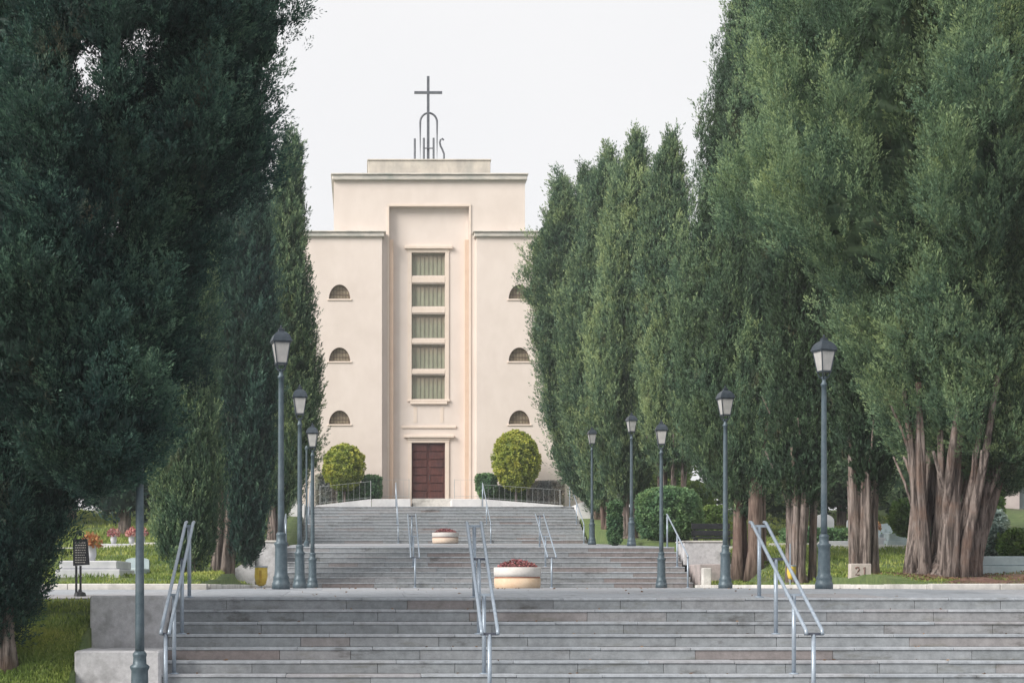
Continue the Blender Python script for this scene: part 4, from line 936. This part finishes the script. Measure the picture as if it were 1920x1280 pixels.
# ---------------------------------------------------------------- street lamps
def make_lamp(mat='lamp', dark='lamp_dark'):
    root = empty('street_lamp', (0, 0, 0), 'tmp', 'street lamp', 'lamp posts beside the steps')
    m = MB()
    m.lathe([(0.165, 0.0), (0.165, 0.10), (0.15, 0.12), (0.145, 0.17), (0.15, 0.19), (0.125, 0.23), (0.118, 0.3), (0.112, 0.62), (0.11, 0.70), (0.128, 0.735), (0.128, 0.755), (0.09, 0.78), (0.085, 0.86), (0.092, 0.88), (0.092, 0.90), (0.068, 0.93)], 20)
    b = m.build('base', mat, root, True)
    m = MB(); m.lathe([(0.062, 0.92), (0.060, 1.2), (0.050, 3.2), (0.047, 3.44), (0.062, 3.45), (0.062, 3.48), (0.042, 3.50), (0.034, 3.56), (0.05, 3.58), (0.05, 3.60)], 16)
    m.build('shaft', mat, root, True)
    lan = MB()
    for k in range(4):       # cradle arms
        a = math.pi/4+k*math.pi/2; c, s_ = math.cos(a), math.sin(a)
        lan.tube([(0.03*c, 0.03*s_, 3.56), (0.085*c, 0.085*s_, 3.60), (0.125*c, 0.125*s_, 3.685)], 0.012, 6)
        lan.tube([(0.128*c, 0.128*s_, 3.685), (0.205*c, 0.205*s_, 4.035)], 0.011, 6)
    def ring(h, z0, z1): lan.lathe([(h*1.414, z0), (h*1.414, z1)], 4, rot=math.pi/4)
    ring(0.102, 3.675, 3.70); ring(0.165, 4.02, 4.045)
    l = lan.build('lantern', dark, root)
    g = MB(); g.lathe([(0.088*1.414, 3.701), (0.143*1.414, 4.019)], 4, rot=math.pi/4); g.build('glass', 'glass_lamp', l)
    rf = MB(); rf.lathe([(0.182*1.414, 4.046), (0.172*1.414, 4.068), (0.158*1.414, 4.11), (0.135*1.414, 4.15), (0.10*1.414, 4.185), (0.06*1.414, 4.207), (0.05*1.414, 4.215), (0.05*1.414, 4.245), (0.06*1.414, 4.25), (0.02, 4.27)], 4, rot=math.pi/4)
    rf.build('roof', dark, l)
    fi = MB(); fi.lathe([(0.012, 4.265), (0.02, 4.28), (0.022, 4.295), (0.008, 4.315)], 8); fi.build('finial', dark, l)
    return root
proto = make_lamp()
lamps = [(PX(527, 26.9), 26.9, land1(26.9), 'large near lamp post left of the middle steps beside the capped block', 1.0, 12),
         (PX(562, 34.8), 34.8, land1(34.8), 'second lamp post in the left row, half hiding the white side wall', 1.0, 5),
         (PX(586, 43), 43, land1(43), 'third and farthest lamp post in the left row by the middle steps', 1.0, -4),
         (PX(1545, 27.9), 27.9, land1(27.9), 'nearest lamp post on the right, in front of the pale fluted trunks', 1.0, 18),
         (PX(1360, 35), 35, land1(35), 'second lamp post on the right, left of the right handrail', 1.0, 8),
         (PX(1240, 42.2), 42.2, land1(42.2), 'third lamp post on the right, in front of the round green bush', 1.0, -6),
         (PX(1184, 53), 53, land2(53), 'distant lamp post left of the round bush, its lantern lost in cypress foliage', 1.0, 10),
         (PX(1110, 60), 60, land2(60), 'farthest lamp post, thin against the leaning cypress trunk', 1.0, 4),
         (PX(262, 19.3), 19.3, 0.0, 'nearest lamp post at lower left, lantern hidden inside the dark cypress', 1.0, 0)]
for i, (x, y, z, lb, k, rz) in enumerate(lamps):
    o = proto if i == 0 else copy_tree(proto)
    o.location = (x, y, float(z)+0.0); o['label'] = lb; o.rotation_euler.z = R(rz); o.scale = (0.9, 0.9, 1.0)
    if i == 8: o.location.z = 0.006; 
# thin pole by the white wall
m = MB(); m.tube([(0, 0, 0), (0, 0, 3.0)], 0.03, 8); m.lathe([(0.05, 2.98), (0.06, 3.02), (0.02, 3.1)], 8); m.lathe([(0.09, 0), (0.09, 0.12), (0.04, 0.2)], 10)
m2 = m.build('slender_pole', 'lamp'); m2.location = (PX(574, 50), 50.4, float(land2(50.4))); tag(m2, 'slender greenish pole between two lamp posts on the left', 'pole')

# ---------------------------------------------------------------- handrails
def handrail(label, x, ya, za, yb, zb, posts=4, double=True, sp=0.19, foot=None):
    """ya,za lower end; yb,zb upper end; foot(y)-> ground height"""
    root = empty('handrail', (x, ya, foot(ya)), label, 'handrail', 'grey-blue metal handrails on the steps')
    inv = Matrix.Translation((-x, -ya, -foot(ya)))
    sides = (-sp/2, sp/2) if double else (0,)
    for sx in sides:
        m = MB(); m.tube([(x+sx, ya-0.03, za-0.05), (x+sx, ya, za), (x+sx, yb, zb), (x+sx, yb+0.10, zb+0.012)], 0.022, 10)
        m.build('rail', 'rail', root, True).data.transform(inv)
    for k in range(posts):
        t = k/(posts-1); y = ya+0.02+(yb-ya-0.04)*t; z = za+(zb-za)*t
        m = MB(); m.tube([(x, y, foot(y)-0.02), (x, y, z-0.05)], 0.026, 10); m.lathe([(0.06, 0), (0.06, 0.012), (0.03, 0.02)], 10, x, y, foot(y))
        m.build('post', 'rail', root, True).data.transform(inv)
        b = MB()
        if double: b.box(x-sp/2-0.01, x+sp/2+0.01, y-0.022, y+0.022, z-0.062, z-0.03)
        else: b.box(x-0.03, x+0.03, y-0.02, y+0.02, z-0.05, z-0.02)
        b.build('bracket', 'rail_dark' if k in (0, 2) else 'rail', root).data.transform(inv)
def foot1(y): 
    if y > 22: return float(land1(y))
    k = math.floor((22-y)/RUN1+1e-6)+1
    return E-0.157-k*RISE1
def foot2(y):
    if y < 46.2: return float(land1(y))
    k = math.floor((y-46.2)/0.40+1e-6)+1; return E-0.05+min(k, 8)*r2
def foot3(y):
    if y < 68: return float(land2(y))
    k = math.floor((y-68)/0.40+1e-6)+1; return E+1.76+min(k, 12)*r3
H3 = [('left', -2.34), ('middle', 1.50), ('right', 5.30), ('far', 9.1)]
nm1 = ['single-looking handrail at the left edge of the lower steps', 'double handrail in the middle of the lower steps, nearest the flower bowl', 'double handrail on the right part of the lower steps']
for lb, x, dbl, sp in ((nm1[0], -2.33, True, 0.10), (nm1[1], 1.50, True, 0.19), (nm1[2], 5.33, True, 0.19)):
    handrail(lb, x, 19.4, E-0.52, 22.1, E+0.85, 4, dbl, sp, foot1)
nm2 = ['handrail at the left side of the middle steps, mostly hidden by lamp posts', 'double handrail on the middle steps below the church door', 'double handrail on the middle steps right of the flower bowl', 'handrail against the pinkish block at the right end of the middle steps']
for lb, x, dbl in zip(nm2, (-2.3, 1.47, 5.3, 9.12), (False, True, True, False)):
    handrail(lb, x, 46.05, E+0.84, 49.2, E+2.14, 3, dbl, 0.24, foot2)
nm3 = ['distant thin handrail on the left of the upper steps', 'distant thin handrail on the upper steps left of the church door', 'distant thin handrail on the upper steps right of the church door', 'distant thin handrail beside the right white side wall']
for lb, x in zip(nm3, (-2.3, 1.47, 5.3, 9.15)):
    handrail(lb, x, 67.9, E+2.55, 72.6, E+4.55, 3, False, 0.2, foot3)

# ---------------------------------------------------------------- planters
def tuft(name, mat, parent, x, y, z, r, h, n, leaf, seed, tb=0.5):
    rg = np.random.default_rng(seed); a = rg.random(n)*6.283; q = r*np.sqrt(rg.random(n))
    zz = z+h*rg.random(n)*(1-(q/r)**2*0.6); p = np.stack([x+q*np.cos(a), y+q*np.sin(a), zz], -1)
    dd = unit(rg.normal(size=(n, 3))*0.6+np.array([0, 0, 0.7]))
    V = leaves(p, dd, leaf*rg.uniform(.7, 1.3, n), leaf*0.8*rg.uniform(.7, 1.3, n), rg)
    T = np.clip(tb+rg.normal(0, .3, n), 0, 1)
    return quads_mesh(name, V, T, mat, parent)
def planter(label, x, y, z, r, h, seed, flowers=True):
    root = empty('flower_bowl', (x, y, z), label, 'planter', 'round flower bowls on the axis of the steps')
    m = MB(); m.lathe([(r*0.90, 0), (r*0.96, h*0.05), (r*0.985, h*0.2), (r*0.985, h*0.50)], 40); m.build('bowl', 'bowl_yellow' if flowers else 'bowl', root, True)
    m = MB(); m.lathe([(r*0.97, h*0.50), (r*0.97, h*0.57)], 40); m.build('band', 'bowl_band', root, True)
    m = MB(); m.lathe([(r*0.985, h*0.57), (r*1.0, h*0.72), (r*1.0, h*0.97), (r*0.97, h), (r*0.88, h), (r*0.86, h*0.9), (r*0.02, h*0.88)], 40); m.build('rim', 'bowl_pale', root, True)
    tuft('flowers', 'flower_red', root, 0, 0, h*0.88, r*0.84, 0.24, 1500, 0.05, seed, 0.6)
    return root
yb_ = 36.2
planter('round cream and terracotta bowl of dark red flowers on the landing', PX(970, yb_), yb_, float(land1(yb_))-0.02, 0.52, 0.48, 5)
yb_ = 66.5
planter('smaller pale bowl with dark plants at the foot of the upper steps', PX(835, yb_), yb_, float(land2(yb_)), 0.54, 0.44, 6, False)
rt = empty('flower_box', (PX(825, 79.9), 79.9, E+3.5), 'tiny patch of dark red flowers before the church door steps', 'planter')
m = MB(); m.box(-0.36, 0.36, -0.15, 0.15, 0, 0.12, 0.01); m.build('trough', 'bowl_band', rt); tuft('flowers', 'flower_red', rt, 0, 0, 0.1, 0.36, 0.24, 500, 0.07, 9, 0.3)

# ---------------------------------------------------------------- marker stone, bags, sign
def glyph(mb, strokes, ox, oz, h, y):
    for st in strokes: mb.tube([(ox+a*h, y, oz+b*h) for a, b in st], 0.018, 6)
dm = 32.3; zb = float(ground_h(PX(1612, dm), dm))
mk = empty('marker_stone', (PX(1612, dm), dm, zb), 'short pale stone marker bearing the number 21 beside the trunk', 'marker')
wm = 19.5*dm/F; m = MB(); m.box(-wm, wm, -0.09, 0.09, -0.1, PZ(1056, dm)-zb, 0.012); m.build('stone', 'marker', mk)
m = MB(); two = [[(0, .78), (.08, .95), (.25, 1.0), (.42, .93), (.48, .75), (.40, .55), (.0, .0), (.5, 0)]]; one = [[(0, .8), (.16, 1.0), (.16, 0)]]
glyph(m, two, -0.11, 0.10, 0.15, -0.086); glyph(m, one, 0.045, 0.10, 0.15, -0.086); m.build('number', 'marker_ink', mk)

def bag(label, px, d, py0, py1, gz, pole_top=None, r=0.13):
    x = PX(px, d); z0, z1 = PZ(py1, d), PZ(py0, d); root = empty('waste_bag_holder', (x, d, gz), label, 'waste bin', 'yellow waste bags on stands')
    m = MB(); m.lathe([(r*0.3, z0-gz), (r*0.75, z0-gz+0.04), (r*1.0, (z0+z1)/2-gz), (r*0.95, z1-gz-0.03), (r, z1-gz)], 14, lump=0.07); m.build('bag', 'yellow', root, True)
    m = MB(); m.lathe([(r*1.06, z1-gz-0.015), (r*1.06, z1-gz+0.015)], 14); m.tube([(0, r*1.1, 0), (0, r*1.1, (pole_top or z1)-gz)], 0.016, 8); m.build('stand', 'rail', root)
    m = MB(); m.box(-0.035, 0.03, -r*1.02-0.004, -r*0.93, z0-gz+0.08, z1-gz-0.08, 0.01); m.build('label_patch', 'amber', root)
    return root
bag('yellow waste bag on a stand left of the nearest left lamp post', 489, 37.2, 1062, 1098, float(land1(37.2)), None, 0.15)
bag('yellow bag on a white-topped stand beside the right handrail and fluted trunk', 1484, 36.8, 1060, 1086, float(ground_h(PX(1484, 36.8), 36.8)), PZ(1018, 36.8), 0.10)
ds = 22.9; sgz = float(land1(ds))-0.008
sg = empty('notice_board', (PX(150, ds), ds, sgz), 'small black notice board on twin posts at the left path', 'sign')
def sx(px): return PX(px, ds)-PX(150, ds)
def sz(py): return PZ(py, ds)-sgz
m = MB(); m.prism([(sx(137), sz(1010)), (sx(137.5), sz(1060)), (sx(168), sz(1058)), (sx(164), sz(1010))], -0.02, 0.02); bd = m.build('board', 'sign_black', sg)
m = MB()
rr_ = random.Random(4)
for k in range(9):
    zl = sz(1017+k*4.6); xa = sx(141.5)
    while xa < sx(160):
        wl = rr_.uniform(0.012, 0.03); m.box(xa, min(xa+wl, sx(161.5)), -0.024, -0.0205, zl-0.006, zl+0.006); xa += wl+0.009
m.build('lettering', 'sign_ink', bd)
m = MB(); m.lathe([(0.09, 0), (0.075, 0.05), (0.03, 0.07), (0.02, 0.1)], 10)
for px in (143, 151): m.box(sx(px)-0.014, sx(px)+0.014, -0.015, 0.015, 0.04, sz(1060)); 
m.build('posts', 'sign_black', sg)
m = MB()
for s_ in (-1, 1): m.tube([(sx(150)+s_*0.08, 0, sz(1010)), (sx(150)+s_*0.05, 0, sz(1004)), (sx(150)+s_*0.055, 0, sz(998)), (sx(150), 0, sz(994)), (sx(150), 0, sz(990))], 0.009, 6)
m.lathe([(0.02, 0), (0.032, 0.02), (0.01, 0.05)], 8, sx(150), 0, sz(1004)); m.build('scroll_ornament', 'sign_black', sg)

# ---------------------------------------------------------------- graves
def grave(label, x, y, w, l, h, mat, head=None, flowers=None, seed=1, rot=0, pot=True):
    z = float(ground_h(x, y)); root = empty('grave', (x, y, z), label, 'grave', 'graves on the lawns')
    m = MB(); m.box(-w/2, w/2, 0, l, -0.3, h*0.45, 0.012); m.box(-w/2+0.06, w/2-0.06, 0.06, l-0.06, h*0.45+0.001, h, 0.02); m.build('slab', mat, root)
    if head:
        hh, shape = head
        m = MB()
        if shape == 'cross':
            m.box(-0.32, 0.32, l+0.02, l+0.20, -0.1, h+hh*0.35, 0.02); m.box(-0.06, 0.06, l+0.05, l+0.15, h+hh*0.35, h+hh); m.box(-0.24, -0.061, l+0.055, l+0.145, h+hh*0.72, h+hh*0.72+0.1); m.box(0.061, 0.24, l+0.055, l+0.145, h+hh*0.72, h+hh*0.72+0.1)
        else:
            n = 10; pl = [(-w*0.36, -0.1), (w*0.36, -0.1)]+[(w*0.36*math.cos(math.pi*i/n), h+hh*0.75+hh*0.25*math.sin(math.pi*i/n)) for i in range(n+1)]
            m.prism(pl, l+0.02, l+0.16)
        m.build('headstone', mat, root)
    if flowers:
        for k, fx in enumerate(flowers[1]):
            m = MB(); m.lathe([(0.07, h), (0.10, h+0.12), (0.085, h+0.26), (0.10, h+0.28)], 12, fx*w/2, l*0.2, 0); v = m.build('vase', 'marble', root, True)
            tuft('flowers', flowers[0], v, fx*w/2, l*0.2, h+0.24, 0.2, 0.3, 240, 0.07, seed+k, 0.4)
    root.rotation_euler.z = R(rot); return root
grave('broad white marble slab behind the notice board with an orange flower vase', PX(178, 30), 29.2, 1.15, 1.9, 0.28, 'marble', None, ('flower_orange', (0.0,)), 1)
grave('low grey marble slab right of the white one behind the notice board', PX(232, 33.5), 33.5, 0.7, 2.0, 0.25, 'marble_blue', (0.25, 'slab'), None, 2)
grave('white grave border with pots of pink flowers on the left lawn', PX(232, 50.5), 50.5, 1.6, 1.6, 0.14, 'marble', None, ('flower_pink', (-0.45, 0.25, 0.65)), 3)
grave('white tomb with a cross at the top of the left lawn', PX(210, 74.5), 73.0, 1.3, 1.6, 0.5, 'marble', (1.5, 'cross'), None, 4)
grave('cream tomb with arched headstone beside the white cross tomb', PX(248, 74.5), 73.4, 1.0, 1.5, 0.6, 'marble_pink', (0.9, 'arch'), None, 5)
grave('large blue-white raised slab at the right edge on red soil', PX(1888, 31.6), 31.4, 1.5, 2.2, 0.34, 'marble_blue', None, None, 6)
grave('pink bordered raised bed behind the blue-white slab at right', PX(1890, 34.2), 34.0, 1.55, 1.2, 0.55, 'marble_pink', None, None, 7)
grave('pale blue-grey tomb beyond the lawn left of the huge trunk', PX(1668, 52), 50.5, 1.1, 1.4, 0.42, 'marble_blue', (0.35, 'slab'), None, 8)
grave('white tomb with orange flowers behind the marker stone tree', PX(1580, 54), 50.8, 1.0, 1.4, 0.35, 'marble', (0.7, 'arch'), ('flower_orange', (-0.3, 0.3)), 9)
grave('white headstone just right of the second right lamp post', PX(1523, 54), 51.2, 0.9, 1.4, 0.3, 'marble', (0.9, 'arch'), None, 10)
# white edging lines of grave terraces
for x0_, x1_, y_, lb in ((-16, SX0-1.2, 50.2, 'white stone edging across the left lawn below the pink flowers'), (SX1+1.6, 34, 50.0, 'white stone edging across the right lawn behind the trunks')):
    mb = MB(); x = x0_; 
    while x < x1_: xe = min(x+1.5, x1_); z = float(ground_h(x+.7, y_)); mb.box(x+.004, xe-.004, y_, y_+0.18, z-.3, z+0.12, 0.01); x = xe
    tag(mb.build('lawn_edging', 'kerb'), lb, 'edging', 'stone edgings on the lawns')
# dark bench by the low bright bush
db = 50.6; xb_, zb_ = PX(1338, db), float(ground_h(PX(1338, db), db)); bn = empty('bench', (xb_, db, zb_), 'dark bench before the low bright bush between two lamp posts', 'bench')
m = MB(); m.box(-0.6, 0.6, 0, 0.4, 0.40, 0.45, 0.01); m.build('seat', 'sign_black', bn)
m = MB(); m.box(-0.6, 0.6, 0.4, 0.44, 0.5, 0.66, 0.01); m.box(-0.6, 0.6, 0.42, 0.46, 0.7, 0.88, 0.01); m.build('backrest', 'sign_black', bn)
for s_ in (-1, 1): m = MB(); m.box(s_*0.5-0.03, s_*0.5+0.03, 0.05, 0.1, -0.05, 0.4); m.box(s_*0.5-0.03, s_*0.5+0.03, 0.445, 0.49, -0.05, 0.88); m.build('leg', 'sign_black', bn)

# pink building at the far right
db = 92; X0, X1, Z0, Z1 = PX(1868, db), PX(1868, db)+13, float(ground_h(30, db))-0.3, PZ(770, db)
bl = empty('apartment_building', ((X0+X1)/2, db, Z0), 'pale pink building with bluish windows at the far right edge', 'building'); bi = Matrix.Translation((-(X0+X1)/2, -db, -Z0))
m = MB(); holes_ = []
M['pink_wall'] = mat_noise('pale_pink_render', (0.60, 0.50, 0.50), (0.68, 0.59, 0.58), 1.5, 0.9, bs=0.1)
M['pane_blue'] = mat_noise('bluish_window_glass', (0.34, 0.42, 0.48), (0.46, 0.54, 0.60), 1.0, 0.2, bs=0)
wn = []
for cxx in (X0+1.5, X0+4.2, X0+6.9, X0+9.6):
    for k in range(3): wn.append((cxx, cxx+1.3, Z0+2.9+k*2.6, Z0+4.6+k*2.6, False))
    wn.append((cxx-0.2, cxx+1.7, Z0+0.3, Z0+2.2, False))
wall_with_holes(m, X0, X1, db, Z0, Z1, wn, 0.3)
m._add([(X0, db, Z0), (X0, db+9, Z0), (X0, db+9, Z1), (X0, db, Z1)], [(0, 3, 2, 1)]); m._add([(X1, db, Z0), (X1, db+9, Z0), (X1, db+9, Z1), (X1, db, Z1)], [(0, 1, 2, 3)])
m.build('wall', 'pink_wall', bl).data.transform(bi)
m = MB(); m.box(X0-0.3, X1+0.3, db-0.4, db+9.3, Z1+0.002, Z1+0.35, 0.02); m.build('roof', 'kerb', bl).data.transform(bi)
for (a, b, c, d_, _) in wn:
    m = MB(); low = c < Z0+1; m.box(a+0.02, b-0.02, db+0.22, db+0.27, c+0.02, d_-0.02); m.mi = 1
    for t_ in (0.33, 0.66): m.box(a+(b-a)*t_-0.02, a+(b-a)*t_+0.02, db+0.18, db+0.215, c, d_)
    m.build('window' if not low else 'garage_opening', ['pane_blue' if not low else 'glass_dark', 'kerb'], bl).data.transform(bi)

# ---------------------------------------------------------------- grass
def grass(name, regions, seed=5):
    rg = np.random.default_rng(seed); Vs = []; Ts = []
    for x0_, x1_, y0_, y1_, n, h in regions:
        p = np.stack([rg.uniform(x0_, x1_, n), rg.uniform(y0_, y1_, n), np.zeros(n)], -1)
        keep = vnoise(p*1.3, seed)+rg.normal(0, .35, n) > -0.45; p = p[keep]; n = len(p)
        p[:, 2] = ground_h(p[:, 0], p[:, 1])+h*0.3
        dd = unit(np.array([0, 0, 1.0])+rg.normal(size=(n, 3))*0.4)
        Vs.append(leaves(p, dd, h*rg.uniform(.6, 1.4, n), 0.012*(h/0.07)*rg.uniform(.8, 1.6, n), rg)); Ts.append(np.clip(0.5+0.4*vnoise(p*2.1, seed+2)+rg.normal(0, .2, n), 0, 1))
    o = quads_mesh(name, np.concatenate(Vs), np.concatenate(Ts), 'grass'); o['kind'] = 'stuff'
grass('grass', [(-8, -3.55, 18.6, 21.95, 60000, 0.08), (-12, -2.8, 27.25, 36, 30000, 0.10), (-10, -3.2, 36, 50, 26000, 0.14), (9.7, 24, 27.3, 31.5, 16000, 0.07), (10.15, 20, 31.5, 44, 30000, 0.12), (9.7, 24, 44, 50, 22000, 0.16), (-14, -3.6, 50.5, 74, 26000, 0.2), (10.7, 26, 50.5, 72, 24000, 0.2)])
# fallen leaves and litter on soil and steps
def litter():
    rg = np.random.default_rng(3); n = 5000; p = np.stack([rg.uniform(9.7, 24, n), rg.uniform(27.2, 32, n), np.zeros(n)], -1); p[:, 2] = ground_h(p[:, 0], p[:, 1])+0.045
    dd = unit(rg.normal(size=(n, 3))*np.array([1, 1, 0.3])); V = leaves(p, dd, rg.uniform(.04, .1, n), rg.uniform(.02, .04, n), rg)
    M['litter'] = mat_leaf('dry_leaf_litter', (0.10, 0.05, 0.035), (0.2, 0.12, 0.08), (0.3, 0.2, 0.13))
    o = quads_mesh('leaf_litter', V, rg.random(n), 'litter'); o['kind'] = 'stuff'
litter()
def step_litter():
    rg = np.random.default_rng(8); P = []
    for k in range(n1):
        m = 16; x = rg.uniform(SX0+0.1, SX1-0.1, m); y = ytop1-k*RUN1-rg.uniform(0.02, 0.26, m)+RUN1*0; z = E-0.157-(k+1)*RISE1+0.008
        P.append(np.stack([x, ytop1-(k+1)*RUN1+rg.uniform(0.05, 0.27, m), np.full(m, z)], -1))
    x = rg.uniform(SX0, SX1, 120); y = rg.uniform(22.4, 40, 120); P.append(np.stack([x, y, land1(y)+0.008], -1)); p = np.concatenate(P); n = len(p)
    dd = unit(rg.normal(size=(n, 3))*np.array([1, 1, 0.15])); o = quads_mesh('fallen_leaves', leaves(p, dd, rg.uniform(.03, .07, n), rg.uniform(.015, .03, n), rg), rg.random(n), 'litter'); o['kind'] = 'stuff'
step_litter()

# ---------------------------------------------------------------- haze
hb = MB(); hb.box(-720, 720, -70, 920, -3.0, 28.0)
M['haze'] = bpy.data.materials.new('haze_air'); M['haze'].use_nodes = True
ht = M['haze'].node_tree; ht.nodes.clear(); pv = ht.nodes.new('ShaderNodeVolumePrincipled'); ho = ht.nodes.new('ShaderNodeOutputMaterial')
pv.inputs['Color'].default_value = (0.9, 0.93, 1.0, 1); pv.inputs['Density'].default_value = 0.0006; ht.links.new(pv.outputs[0], ho.inputs['Volume'])
hz = hb.build('haze', 'haze'); hz['kind'] = 'stuff'
